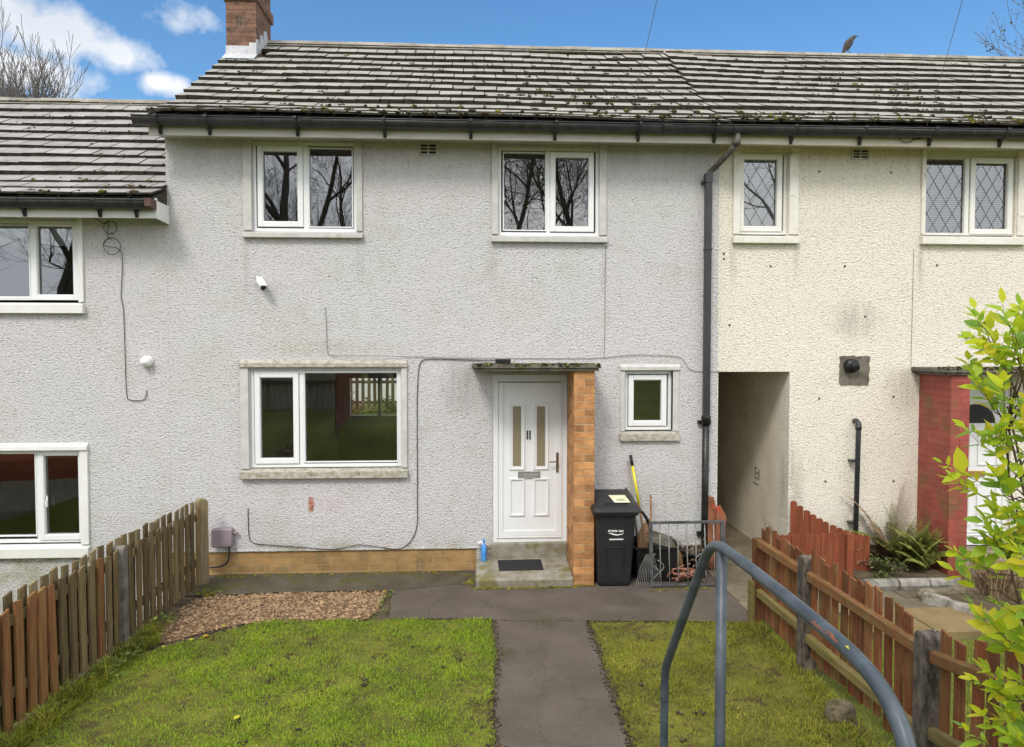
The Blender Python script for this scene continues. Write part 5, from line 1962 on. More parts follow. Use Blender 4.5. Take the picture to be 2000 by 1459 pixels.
# ------------------------------------------------------------------ step items and wall fittings
mb = MB()
mb.box(0.275, 0.800, -0.40, -0.10, 0.2335, 0.2415)
for i in range(26):
    x = 0.278 + i * 0.0198
    mb.box(x, x + 0.011, -0.398, -0.102, 0.2414, 0.2455)
me = mb.mesh('door_mat', 'mat_rubber')
dm = tag(put('door_mat', me), 'black ribbed rubber door mat lying on the concrete doorstep', 'door mat')
dm.rotation_euler = (R(-5.9) * -1, 0, 0)
dm.location = (0, 0.0, 0)
# rotate about the middle of the mat so that it follows the sloping step
cmat = Vector((0.54, -0.25, 0.237))
rot = Euler((R(6.0), 0, R(1.2))).to_matrix()
dm.rotation_euler = (R(6.0), 0, R(1.2))
off = cmat - rot @ cmat
dm.location = (off.x, off.y, off.z - 0.0145)
bt = thing('bottle', 'blue bottle wrapped in crumpled white paper on the corner of the doorstep', 'bottle', (0.103, -0.10, 0.235))
mb = MB()
mb.lathe([(0.030, 0.233), (0.034, 0.240), (0.034, 0.395), (0.028, 0.425), (0.013, 0.445), (0.013, 0.47), (0.016, 0.472), (0.016, 0.50)], (0.103, -0.10, 0), 16)
part('body', mb, 'bottle_blue', bt)
mb = MB()
st = random.getstate()
random.seed(8)
for i in range(9):
    mb.blob((0.085 + random.uniform(-0.04, 0.05), -0.07 + random.uniform(-0.02, 0.03), 0.40 + random.uniform(-0.02, 0.06)), random.uniform(0.02, 0.04), 0.5, 0.8)
random.setstate(st)
part('paper', mb, 'paper', bt)
cc = thing('security_camera', 'white bullet security camera fixed to the grey wall between the windows', 'camera', (-2.50, 0, 3.54))
ax = Vector((0.46, -0.62, -0.52)).normalized()
mb = MB()
q = ax.to_track_quat('Z', 'Y').to_matrix()
c0 = Vector((-2.505, -0.095, 3.565))
mb.lathe([(0.030, -0.085), (0.036, -0.08), (0.036, 0.075), (0.030, 0.08)], c0, 16, ax)
mb.obox(c0 + q @ Vector((0, 0.0, 0.02)) + Vector((0, 0, 0.036)), (0.036, 0.006, 0.10), q)
part('body', mb, 'upvc', cc, 0.003)
mb = MB()
mb.lathe([(0.027, 0.078), (0.029, 0.090), (0.012, 0.092)], c0, 16, ax)
part('lens', mb, 'black', cc)
mb = MB()
mb.lathe([(0.030, 0.0), (0.028, 0.012), (0.010, 0.020)], (-2.515, 0.0, 3.525), 14, (0, -1, 0))
mb.tube([(-2.515, -0.015, 3.525), (-2.515, -0.05, 3.525), (-2.508, -0.085, 3.545)], 0.009, 8)
part('bracket', mb, 'black_plastic', cc)
wlp = thing('wall_lamp', 'round white bulkhead lamp on the grey wall above the lower window', 'lamp', (-3.87, 0, 2.65))
mb = MB()
mb.lathe([(0.066, 0.0), (0.070, 0.012), (0.066, 0.030)], (-3.862, 0.0, 2.650), 22, (0, -1, 0))
part('base', mb, 'upvc', wlp)
mb = MB()
mb.lathe([(0.062, 0.028), (0.064, 0.05), (0.058, 0.08), (0.044, 0.105), (0.022, 0.120), (0.002, 0.123)], (-3.862, 0.0, 2.650), 22, (0, -1, 0))
part('shade', mb, 'lampglass', wlp)
mt = thing('meter_box', 'mauve grey meter box low on the grey wall next to the picket fence', 'meter box', (-2.99, 0, 0.54))
mb = MB()
loft(mb, [[(p[0], 0.0 - 0.0, p[1]) for p in [(a, c) for a, c, _ in rrect(-3.125, -2.885, 0.445, 0.660, 0, 0.025)]],
          [(p[0], -0.085, p[1]) for p in [(a, c) for a, c, _ in rrect(-3.130, -2.880, 0.440, 0.665, 0, 0.030)]],
          [(p[0], -0.100, p[1]) for p in [(a, c) for a, c, _ in rrect(-3.118, -2.892, 0.452, 0.653, 0, 0.030)]]])
part('cover', mb, 'meter', mt, 0.004)
mb = MB()
mb.lathe([(0.022, 0.0), (0.018, 0.05)], (-2.88, -0.045, 0.60), 10, (1, 0, 0))
part('gland', mb, 'meter', mt)
mb = MB()
mb.tube(smooth([(-2.93, -0.05, 0.45), (-2.935, -0.04, 0.36), (-2.95, -0.035, 0.24), (-3.05, -0.03, 0.19), (-3.17, -0.03, 0.185)], 2), 0.011, 8)
part('cable', mb, 'cable', mt)


def cable(pts, r, mat, label, name='cable'):
    mb = MB()
    mb.tube(smooth([(x, y, z) for x, y, z in pts], 2), r, 6)
    return solo(name, mb, mat, label, 'cable')


w = -0.012


def loop(cx, cz, r, y, a0, turns, squash=1.0):
    n = 22
    return [(cx + r * math.cos(a0 + 2 * math.pi * turns * i / n), y - 0.0006 * i, cz + squash * r * math.sin(a0 + 2 * math.pi * turns * i / n)) for i in range(n + 1)]


cable([(-4.62, -0.42, 4.50), (-4.50, -0.33, 4.40), (-4.43, -0.05, 4.33), (-4.33, -0.03, 4.265)] + loop(-4.245, 4.215, 0.075, -0.03, 2.6, -1.15) +
      [(-4.30, -0.03, 4.10), (-4.22, -0.03, 4.09)] + loop(-4.225, 3.995, 0.098, -0.04, 1.9, 1.2) + [(-4.128, -0.02, 3.98), (-4.126, w, 3.77), (-4.150, w, 3.45), (-4.152, w, 3.40), (-4.125, w, 3.28),
      (-4.12, w, 3.0), (-4.117, w, 2.69), (-4.112, w, 2.23), (-4.08, w, 2.19), (-3.93, w, 2.185), (-3.885, w, 2.22), (-3.872, w, 2.31)],
      0.0042, 'cable', 'thin dark telephone cable looped into coils on the lower house wall', 'phone_cable')
cable([(-1.779, w, 3.296), (-1.768, w, 3.0), (-1.762, w, 2.745), (-1.73, w, 2.722), (-1.60, -0.05, 2.712), (-1.396, -0.05, 2.720), (-0.785, w, 2.706), (-0.17, w, 2.688), (0.451, w, 2.686), (1.2, w, 2.68),
       (1.579, w, 2.69), (1.9, w, 2.728), (2.1, w, 2.724), (2.50, w, 2.712), (2.57, w, 2.66), (2.62, w, 2.55), (2.72, w, 2.52), (3.0, w, 2.518)],
      0.0036, 'cable_grey', 'thin grey cable running across the grey wall above the canopy', 'wall_cable')
cable([(0.25, -0.02, 2.655), (-0.046, w, 2.662), (-0.50, w, 2.680), (-0.64, w, 2.668), (-0.677, w, 2.58), (-0.697, w, 2.2), (-0.697, w, 1.754), (-0.697, w, 0.90), (-0.70, w, 0.66), (-0.735, w, 0.53), (-0.83, w, 0.40), (-0.95, -0.02, 0.365), (-1.167, -0.02, 0.402),
       (-1.413, -0.02, 0.440), (-1.60, -0.02, 0.39), (-1.781, -0.02, 0.377), (-2.268, -0.02, 0.430), (-2.60, w, 0.452), (-2.69, w, 0.48), (-2.716, w, 0.58), (-2.717, w, 0.892)],
      0.0046, 'cable', 'black cable dropping beside the large window and along the plinth', 'wall_cable')
mb = MB()
mb.box(0.235, 0.412, -0.48, -0.40, 2.628, 2.682)
mb.box(0.25, 0.40, -0.485, -0.479, 2.636, 2.674)
solo('junction_box', mb, 'black_plastic', 'small black junction box sitting on top of the porch canopy', 'junction box', bevel=0.006)
# expansion joint / hairline crack in the render
cable([(1.592, -0.004, 4.05), (1.585, -0.004, 3.6), (1.588, -0.004, 3.2), (1.579, -0.004, 2.69)], 0.0035, 'cable_grey', 'faint straight grey wire down the wall beneath the second upstairs window', 'wall_wire')
cable([(5.455, -0.004, 4.05), (5.452, -0.004, 3.2), (5.448, -0.004, 2.60)], 0.0035, 'cable_grey', 'faint upright wire on the cream wall above the red pier', 'wall_wire')
# plugs left in the cream wall and a smear of red paint on the grey one
mb = MB()
for (x, z) in ((4.237, 4.98), (5.146, 4.979), (3.641, 3.816), (4.58, 3.822), (5.76, 3.842), (3.055, 3.967), (3.055, 3.905), (5.233, 2.199), (4.375, 1.143), (5.253, 1.135), (3.135, 3.091), (4.28, 2.18), (4.85, 3.2)):
    mb.lathe([(0.017, -0.002), (0.015, 0.004)], (x, 0, z), 10, (0, -1, 0))
part('wall_plug', mb, 'post_grey', cream, stuff=False)
mb = MB()
rr3 = random.Random(6)
for i in range(110):
    x, z = -1.972 + max(-0.03, min(0.03, rr3.gauss(0, 0.015))), 0.93 + rr3.uniform(-0.085, 0.085)
    s = rr3.uniform(0.004, 0.014) * (1.0 - abs(z - 0.93) * 5)
    if s < 0.002: continue
    mb.add([(x + s * math.cos(k * 1.047 + rr3.uniform(-.3, .3)), -0.0045 - 0.0001 * (i % 9), z + 1.5 * s * math.sin(k * 1.047)) for k in range(6)], [(0, 1, 2, 3, 4, 5)])
M['red_smear'] = pmat('red_smear', (0.40, 0.15, 0.09), (0.50, 0.25, 0.18), 40, 0.9, 0.3)
part('paint_smear', mb, 'red_smear', grey)

# ------------------------------------------------------------------ neighbour's garden
kb = thing('planter', 'low planting bed edged with whitewashed stone kerb in front of the cream wall', 'planter', (4.9, -0.6, Z0))
x = 4.36
for w_ in (0.40, 0.36, 0.38):
    mb = MB()
    loft(mb, [[(x + 0.006, *p) for p in ((-0.97, Z0), (-0.985, Z0 + 0.06), (-0.96, Z0 + 0.115), (-0.90, Z0 + 0.125), (-0.86, Z0 + 0.09), (-0.855, Z0))],
              [(x + w_ - 0.006, *p) for p in ((-0.965, Z0), (-0.98, Z0 + 0.06), (-0.95, Z0 + 0.118), (-0.90, Z0 + 0.128), (-0.86, Z0 + 0.09), (-0.855, Z0))]])
    part('kerb', mb, 'kerb_white', kb, 0.012)
    x += w_
mb = MB()
mb.box(4.37, 5.48, -0.86, -0.01, Z0 - 0.02, Z0 + 0.09)
part('earth', mb, 'soil', kb)


def fern(name, label, base, n, L, seed, mat, spread=1.0, width=0.26, facing=None, lift=1.0, cat='fern'):
    rr = random.Random(seed)
    t = thing(name, label, cat, base)
    for k in range(n):
        a = 2 * math.pi * k / n + rr.uniform(-0.3, 0.3)
        if facing is not None:
            a = facing + rr.uniform(-1.3, 1.3)
        l = L * rr.uniform(0.65, 1.1)
        el = rr.uniform(0.7, 1.35) * lift
        mb = MB()
        mb.smooth = False
        pts = []
        p = Vector(base)
        d = Vector((math.cos(a) * math.cos(el), math.sin(a) * math.cos(el) * 0.7, math.sin(el)))
        N = 16
        for i in range(N + 1):
            pts.append(p.copy())
            p = p + d * l / N
            d = (d + Vector((math.cos(a) * 0.03 * spread, math.sin(a) * 0.02 * spread, -0.075))).normalized()
        mb.tube(pts, [0.004 * (1 - i / (N + 1)) + 0.001 for i in range(N + 1)], 4)
        for i in range(2, N):
            dd = (pts[i + 1] - pts[i]).normalized()
            side = dd.cross(Vector((0, 0, 1)))
            side = side.normalized() if side.length > 0.05 else Vector((1, 0, 0))
            wl_ = width * l * math.sin(math.pi * min(1, (i / N) ** 0.7)) * 0.62 + 0.01
            for s in (1, -1):
                for q in range(3):
                    c = pts[i].lerp(pts[i + 1], q / 3)
                    v = (side * s * 1.0 + dd * 0.55 + Vector((0, 0, -0.22 + rr.uniform(-0.1, 0.1)))).normalized()
                    add_leaf(mb, c, v, (0, 0, 1), wl_ * rr.uniform(0.6, 1.1), wl_ * 0.15 + 0.003, 0.1, 0.3)
        part('frond', mb, mat, t)
    return t


fern('fern', 'bushy green fern in the bed against the red pier', (5.28, -0.52, Z0 + 0.09), 24, 0.60, 5, 'leaf_fern', 0.8, 0.42, lift=1.22)
fern('fern', 'tall thin dead fern frond leaning on the cream wall', (5.12, -0.12, Z0 + 0.09), 4, 1.00, 8, 'leaf_dead', 0.3, 0.20, facing=2.75, lift=0.98)
fern('fern', 'feathery dull green fern rising behind the bushy fern', (5.22, -0.20, Z0 + 0.09), 14, 0.92, 15, 'leaf_fern', 0.4, 0.18, lift=1.1)


def tuft(name, label, cat, base, n, L, seed, mat, spread=0.35, w=0.012, stems=None):
    rr = random.Random(seed)
    mb = MB()
    for k in range(n):
        a = rr.uniform(0, 6.28)
        o = Vector(base) + Vector((rr.gauss(0, spread * 0.35), rr.gauss(0, spread * 0.30), 0))
        l = L * rr.uniform(0.5, 1.1)
        d = Vector((math.cos(a) * rr.uniform(0, 0.5), math.sin(a) * rr.uniform(0, 0.5), 1)).normalized()
        s = Vector((-math.sin(a), math.cos(a), 0)) * w * 0.5
        p1 = o + d * l * 0.55
        p2 = p1 + (d + Vector((math.cos(a) * 0.5, math.sin(a) * 0.5, -0.25))) * l * 0.45
        mb.add([o - s, o + s, p1 + s * 0.8, p1 - s * 0.8, p2], [(0, 1, 2, 3), (3, 2, 4)])
    return solo(name, mb, mat, label, cat)


def bushlet(name, label, cat, base, size, n, leaf, seed, mat, L=0.03):
    rr = random.Random(seed)
    t = thing(name, label, cat, base)
    mb = MB()
    tips = []
    for k in range(18):
        a = rr.uniform(0, 6.28)
        e = rr.uniform(0.2, 1.4)
        p = Vector(base) + Vector((math.cos(a) * math.cos(e) * size[0], math.sin(a) * math.cos(e) * size[1], math.sin(e) * size[2]))
        m_ = Vector(base).lerp(p, 0.5) + Vector((0, 0, size[2] * 0.12))
        pts = smooth([Vector(base), m_, p], 2)
        tips.append(pts)
        mb.tube(pts, 0.0035, 4)
    part('stems', mb, 'twig', t)
    mb = MB()
    for k in range(n):
        pts = rr.choice(tips)
        i = rr.randint(len(pts) // 3, len(pts) - 1)
        c = pts[i] + Vector((rr.gauss(0, 0.02), rr.gauss(0, 0.02), rr.gauss(0, 0.015)))
        add_leaf(mb, c, (rr.gauss(0, 1), rr.gauss(0, 1), rr.gauss(0.2, 0.6)), (rr.gauss(0, .4), rr.gauss(0, .4), 1), L * rr.uniform(0.6, 1.3), L * 0.5)
    part('foliage', mb, mat, t)
    return t


bushlet('low_shrub', 'low dark green shrub spilling over the whitewashed kerb', 'shrub', (4.78, -0.60, Z0 + 0.08), (0.32, 0.35, 0.20), 420, None, 3, 'leaf_dark', 0.045)
bushlet('low_shrub', 'brownish straggly shrub in the bed beside the red board post', 'shrub', (4.55, -0.40, Z0 + 0.08), (0.22, 0.22, 0.34), 160, None, 4, 'leaf_dead', 0.035)
tuft('ornamental_grass', 'dry straw coloured ornamental grass clump beside the cream house door', 'grass clump', (5.62, -1.30, Z0), 420, 0.55, 6, 'leaf_dead', 0.34)
tuft('ornamental_grass', 'smaller dry grass clump at the foot of the white neighbour door', 'grass clump', (6.0, -0.85, Z0), 220, 0.42, 7, 'leaf_dead', 0.30)
rb = thing('rockery', 'raised rockery bed edged with mossy flat stones behind the yellow-green bush', 'rockery', (5.2, -1.6, Z0))
for i, (x, y, sx, sy, ra) in enumerate(((5.00, -1.22, 0.20, 0.07, 0.05), (5.36, -1.19, 0.19, 0.08, -0.1), (4.88, -1.42, 0.16, 0.06, -1.0), (4.98, -1.68, 0.17, 0.07, -1.15), (5.08, -1.96, 0.16, 0.07, -1.2), (5.68, -1.17, 0.18, 0.08, 0.1))):
    mb = MB()
    rq = random.Random(50 + i)
    Mx = Matrix.Rotation(ra, 3, 'Z')
    rings = []
    for z, k in ((0, 1.0), (0.05, 1.05), (0.10, 0.92), (0.115, 0.75)):
        rings.append([tuple(Vector((x, y, Z0 + z + rq.uniform(-0.006, 0.006))) + Mx @ Vector((sx * k * math.cos(a) * rq.uniform(0.9, 1.1), sy * k * math.sin(a) * rq.uniform(0.9, 1.15), 0))) for a in [j * math.pi / 5 for j in range(10)]])
    loft(mb, rings)
    part('edging_stone', mb, 'kerb_white' if i in (2, 3) else 'stone', rb, 0.01)
mb = MB()
mb.prism([(4.98, -1.28, Z0), (5.9, -1.22, Z0), (5.9, -2.05, Z0), (5.15, -2.02, Z0)], (0, 0, 0.07))
part('earth', mb, 'soil', rb)
mb = MB()
st = random.getstate()
random.seed(3)
loft(mb, [[(2.69 + 0.105 * math.cos(a) * k * random.uniform(.9, 1.1), -3.60 + 0.080 * math.sin(a) * k * random.uniform(.9, 1.1), Z0 + z) for a in [j * math.pi / 6 for j in range(12)]] for z, k in ((-0.02, 1.05), (0.05, 1.1), (0.10, 0.95), (0.122, 0.6))])
random.setstate(st)
solo('boulder', mb, 'boulder', 'squarish sandstone block under the red picket fence', 'stone', bevel=0.015)

# ------------------------------------------------------------------ foreground shrub
sh = thing('shrub', 'leafy bright yellow-green shrub at the edge of the near foreground', 'shrub', (2.12, -6.35, 0.9))
rs = random.Random(101)
stems = MB()
fol = MB()
fol.smooth = True


def shoot(p, d, L, r):
    """leafy shoot: leaves in loose pairs all the way up"""
    pts = [p.copy()]
    n = 6
    dd = d.normalized()
    for i in range(n):
        p = p + dd * L / n
        dd = (dd + Vector((rs.gauss(0, 0.10), rs.gauss(0, 0.10), rs.gauss(0.03, 0.08)))).normalized()
        pts.append(p.copy())
    stems.tube(pts, [r * (1 - 0.7 * i / n) for i in range(n + 1)], 5)
    ph = rs.uniform(0, 6.28)
    for i in range(1, n + 1):
        for q in range(2):
            if rs.random() < 0.20:
                continue
            a = ph + i * 1.57 + q * 3.14 + rs.gauss(0, 0.3)
            side = dd.orthogonal().normalized()
            side = Matrix.Rotation(a, 3, dd) @ side
            v = (dd * 0.75 + side * 0.8 + Vector((0, 0, 0.05))).normalized()
            l = rs.choice([rs.uniform(0.026, 0.05), rs.uniform(0.045, 0.075), rs.uniform(0.055, 0.092)]) * (0.75 + 0.35 * math.sin(math.pi * i / n))
            add_leaf(fol, pts[i], v, (rs.gauss(0, 0.45), rs.gauss(-0.35, 0.40), 1), l, l * rs.uniform(0.40, 0.56), 0.22, rs.uniform(0.05, 0.35))
    add_leaf(fol, pts[-1], dd, (rs.gauss(0, .4), rs.gauss(-.3, .4), 1), rs.uniform(0.040, 0.068), 0.026, 0.2, 0.15)


def reach(z):
    """how far the bush bulges towards the steps at this height"""
    k = [(1.3, 1.86), (1.45, 1.82), (1.65, 1.80), (1.80, 1.73), (1.97, 1.645), (2.15, 1.735), (2.33, 1.66), (2.50, 1.685), (2.72, 1.69), (2.85, 1.755), (2.98, 1.80), (3.08, 1.88)]
    for (z0, x0), (z1, x1) in zip(k[:-1], k[1:]):
        if z <= z1:
            return x0 + (x1 - x0) * max(0, (z - z0) / (z1 - z0))
    return 1.92


root = Vector((2.16, -6.35, 0.85))
heads = []
for k in range(26):
    z = rs.uniform(1.5, 2.95)
    a = rs.uniform(0, 6.28)
    rx = (2.16 - reach(z)) * 0.62
    tip = Vector((2.16 + rx * math.cos(a), -6.35 + 0.34 * math.sin(a), z))
    m_ = root.lerp(tip, 0.5) + Vector((rs.gauss(0, 0.03), rs.gauss(0, 0.03), 0.12))
    pts = smooth([root + Vector((rs.gauss(0, 0.05), rs.gauss(0, 0.05), 0)), m_, tip], 3)
    n = len(pts)
    stems.tube(pts, [0.0085 * (1 - 0.62 * i / n) for i in range(n)], 6)
    heads.append(pts)
for k in range(300):
    z = 1.25 + 1.84 * rs.random() ** 0.85
    face = rs.random() < 0.55
    L = rs.uniform(0.09, 0.20)
    if face:                                  # shoots on the side that bulges out over the steps
        tip = Vector((reach(z) + 0.095 + abs(rs.gauss(0, 0.080)), -6.35 + rs.uniform(-0.42, 0.38), z))
    else:
        a = rs.uniform(-2.2, 2.2)
        q = rs.uniform(0.35, 1.0)
        tip = Vector((2.16 + 0.55 * q * math.cos(a), -6.35 + 0.46 * q * math.sin(a), z))
    # grow from the nearest stem towards the tip
    best = min((p for h in rs.sample(heads, 9) for p in h[6:]), key=lambda p: (p - tip).length + max(0, p.z - tip.z + 0.05) * 2)
    d = (tip - best)
    if d.length > L:
        mid = tip - d.normalized() * L + Vector((0, 0, -0.015))
        stems.tube([best, best.lerp(mid, 0.5) + Vector((0, 0, 0.02)), mid], [0.0032, 0.0026, 0.0020], 5)
        best = mid
    shoot(best, (tip - best).normalized() + Vector((0, 0, 0.12)), L, 0.0019)
part('stems', stems, 'twig', sh)
part('foliage', fol, 'leaf_bright', sh)


# ------------------------------------------------------------------ trees
def bare_tree(name, label, base, H, r0, seed, spread=0.55, trunk_dir=(0, 0, 1), levels=5, mat='bark', split=0.28, upward=0.25, group=None, leaves=0, twigr=0.004, kids=(2, 4)):
    rq = random.Random(seed)
    t = thing(name, label, 'tree', base, group)
    tr, br_ = MB(), MB()
    lf_ = MB()

    def grow(p, d, L, r, lv):
        n = 5 if lv < levels - 1 else 3
        pts, rs_ = [p.copy()], [r]
        dd = d.normalized()
        end = max(twigr, r * 0.55)
        for i in range(n):
            dd = (dd + Vector((rq.gauss(0, 0.10), rq.gauss(0, 0.10), rq.gauss(upward * 0.12, 0.06)))).normalized()
            p = p + dd * L / n
            pts.append(p.copy())
            rs_.append(r + (end - r) * (i + 1) / n)
        (tr if lv == 0 else br_).tube(pts, rs_, 9 if lv == 0 else (6 if lv < 2 else (4 if lv < 4 else 3)), cap=False)
        if lv >= levels:
            if leaves:
                for q in range(leaves):
                    add_leaf(lf_, rq.choice(pts), (rq.gauss(0, 1), rq.gauss(0, 1), rq.gauss(0, 0.7)), (0, 0, 1), rq.uniform(0.10, 0.18), 0.09)
            return
        k = rq.randint(*kids) + (1 if lv < 2 else 0)
        for q in range(k):
            i = rq.randint(max(1, int(n * split) + (1 if lv == 0 else 0)), n)
            a = rq.uniform(0, 6.28)
            side = dd.orthogonal().normalized()
            side = Matrix.Rotation(a, 3, dd) @ side
            v = (dd * (1 - spread) + side * spread + Vector((0, 0, upward))).normalized()
            grow(pts[i], v, L * rq.uniform(0.55, 0.78), rs_[i] * rq.uniform(0.38, 0.60), lv + 1)
        grow(pts[-1], (dd + Vector((rq.gauss(0, 0.15), rq.gauss(0, 0.15), 0.1))).normalized(), L * rq.uniform(0.62, 0.8), end, lv + 1)

    grow(Vector(base), Vector(trunk_dir), H * 0.36, r0, 0)
    part('trunk', tr, mat, t)
    part('crown', br_, mat, t)
    if leaves:
        part('foliage', lf_, 'leaf_far', t)
    return t


# over the roofs
bare_tree('tree', 'bare pale-twigged tree rising behind the lower roof at the edge of the cloud', (-24.6, 27.0, 1.2), 15.3, 0.26, 3, 0.58, levels=6, mat='bark_grey', upward=0.55, twigr=0.012)
bare_tree('tree', 'smaller bare tree behind the lower roof nearer the chimney', (-20.4, 26.0, 1.2), 14.6, 0.20, 14, 0.52, levels=6, mat='bark_grey', upward=0.60, twigr=0.011)
bare_tree('tree', 'twiggy tree with a few brown leaves showing over the cream house ridge', (32.6, 30.0, 1.2), 18.2, 0.30, 22, 0.50, levels=6, mat='bark', upward=0.35, leaves=2, twigr=0.012)
# across the road behind the viewer, mirrored in the window panes
bare_tree('tree', 'big leaning bare tree across from the houses mirrored in the first upstairs window', (-3.4, -17.5, 1.6), 17, 0.36, 5, 0.52, (-0.40, 0.05, 1), 6, upward=0.16, twigr=0.006)
bare_tree('tree', 'bare many-limbed tree across from the houses mirrored in the second upstairs window', (4.2, -20.0, 1.8), 16, 0.20, 9, 0.55, (-0.12, 0, 1), 6, upward=0.18, twigr=0.006)
bare_tree('tree', 'bare tree across from the houses mirrored in the lower house window', (-16.0, -19.0, 1.8), 15, 0.34, 31, 0.55, (0.1, 0, 1), 6, upward=0.2, twigr=0.007)
bare_tree('tree', 'slender bare tree across from the houses mirrored in the leaded windows', (13.5, -21.0, 1.8), 15, 0.30, 44, 0.55, (0.05, 0, 1), 4, upward=0.25, twigr=0.010)

bare_tree('tree', 'fine-branched bare tree further across the road mirrored between the upstairs windows', (0.6, -26.0, 2.0), 19, 0.22, 57, 0.60, (0.05, 0, 1), 6, upward=0.15, twigr=0.006)

# ------------------------------------------------------------------ bird on the ridge
bd = thing('bird', 'dark bird perched upright on the roof ridge of the cream house', 'bird', (6.0, 2.70, 7.56))
prof = [(-0.150, 0.004, 0.012), (-0.115, 0.012, 0.020), (-0.085, 0.022, 0.030), (-0.05, 0.036, 0.047), (0.0, 0.048, 0.062), (0.05, 0.050, 0.064), (0.09, 0.042, 0.052), (0.118, 0.033, 0.040), (0.142, 0.031, 0.036), (0.165, 0.026, 0.030), (0.182, 0.014, 0.016), (0.189, 0.004, 0.005)]
bx = Vector((0.50, -0.12, 0.86)).normalized()          # body axis, tail to head
by = Vector((0, 1, 0)) - bx * bx.y
by.normalize()
bz = bx.cross(by)
c0 = Vector((6.0, 2.70, 7.680))
mb = MB()
mb.smooth = True
rings = []
for s_, rw_, rh_ in prof:
    cc_ = c0 + bx * s_ + (Vector((0.03, 0, -0.006)) * max(0, (s_ - 0.10) / 0.09))
    rings.append([tuple(cc_ + by * rw_ * math.cos(2 * math.pi * j / 12) + bz * rh_ * math.sin(2 * math.pi * j / 12)) for j in range(12)])
loft(mb, rings)
mb.prism([tuple(c0 + bx * -0.10 + by * 0.018), tuple(c0 + bx * -0.10 - by * 0.018), tuple(c0 + bx * -0.215 - by * 0.020 + Vector((-0.02, 0, 0.012))), tuple(c0 + bx * -0.215 + by * 0.020 + Vector((-0.02, 0, 0.012)))], bz * 0.010)
part('body', mb, 'feather', bd)
hd = c0 + bx * 0.168 + Vector((0.03, 0, -0.004))
mb = MB()
mb.lathe([(0.010, 0.0), (0.007, 0.016), (0.001, 0.036)], hd + Vector((0.022, -0.004, 0.0)), 8, (0.9, -0.25, -0.10))
part('beak', mb, 'beak', bd)
mb = MB()
for s_ in (-1, 1):
    mb.lathe([(0.0045, -0.001), (0.0035, 0.002)], hd + Vector((0.012, s_ * 0.024, 0.008)), 8, (0.3, s_, 0.1))
part('eye', mb, 'black', bd)
for s_ in (-1, 1):
    mb = MB()
    p = c0 + Vector((0.012, s_ * 0.020, -0.055))
    mb.tube([p, p + Vector((0.014, 0, -0.035)), p + Vector((0.010, 0, -0.068))], [0.008, 0.0038, 0.0034], 6)
    for dx, dy in ((0.026, 0.010), (0.030, 0), (0.026, -0.010), (-0.018, 0)):
        q = p + Vector((0.010, 0, -0.068))
        mb.tube([q, q + Vector((dx, dy, -0.004))], 0.0028, 5)
    part('leg', mb, 'beak', bd)
for s_ in (-1, 1):
    mb = MB()
    pts = [(-0.16, 0.010, -0.010), (-0.10, 0.030, -0.022), (0.0, 0.050, -0.020), (0.075, 0.046, 0.002), (0.055, 0.052, 0.030), (-0.04, 0.046, 0.030), (-0.11, 0.026, 0.014)]
    mb.add([tuple(c0 + bx * a + by * s_ * (c_ + 0.004) + bz * d_) for a, c_, d_ in pts], [tuple(range(7)) if s_ > 0 else tuple(range(6, -1, -1))])
    part('wing', mb, 'feather', bd)

# ------------------------------------------------------------------ overhead wires and their pole
pole = thing('telegraph_pole', 'tall grey street pole with a lamp head opposite the houses', 'street lamp', (-2.6, -15.2, 1.5))
mb = MB()
mb.tube([(-2.6, -15.2, 1.2), (-2.6, -15.2, 9.6)], [0.10, 0.06], 12)
part('pole', mb, 'galv', pole)
mb = MB()
mb.tube([(-2.6, -15.2, 9.55), (-2.5, -15.0, 9.75), (-1.9, -14.6, 9.80)], 0.035, 8)
mb.prism([(-1.95, -14.7, 9.74), (-1.35, -14.45, 9.74), (-1.35, -14.30, 9.80), (-1.55, -14.30, 9.90), (-1.95, -14.52, 9.86)], (0.03, -0.05, 0.0))
part('lamp_head', mb, 'lamp_green', pole)


def wire(a, c, sagv, label):
    a, c = Vector(a), Vector(c)
    mb = MB()
    mb.tube([a.lerp(c, i / 24) + Vector((0, 0, -sagv * 4 * (i / 24) * (1 - i / 24))) for i in range(25)], 0.0028, 5)
    solo('overhead_wire', mb, 'cable_grey', label, 'wire')


wire((1.78, -0.36, 5.40), (0.3, -15.2, 9.2), 0.30, 'overhead phone wire rising from the gutter above the second upstairs window')
wire((5.30, -0.44, 5.39), (-2.5, -15.2, 7.9), 0.20, 'overhead phone wire rising from the cream house gutter')
mb = MB()
mb.tube(smooth([(5.33, -0.47, 5.38), (5.32, -0.36, 5.30), (5.22, -0.35, 5.28)] + loop(5.12, 5.29, 0.085, -0.35, 0.1, 1.1, 0.5) + [(5.28, -0.35, 5.30)], 1), 0.005, 5)
solo('phone_cable', mb, 'cable', 'loop of thin cable hanging from a gutter bracket on the cream house', 'cable')

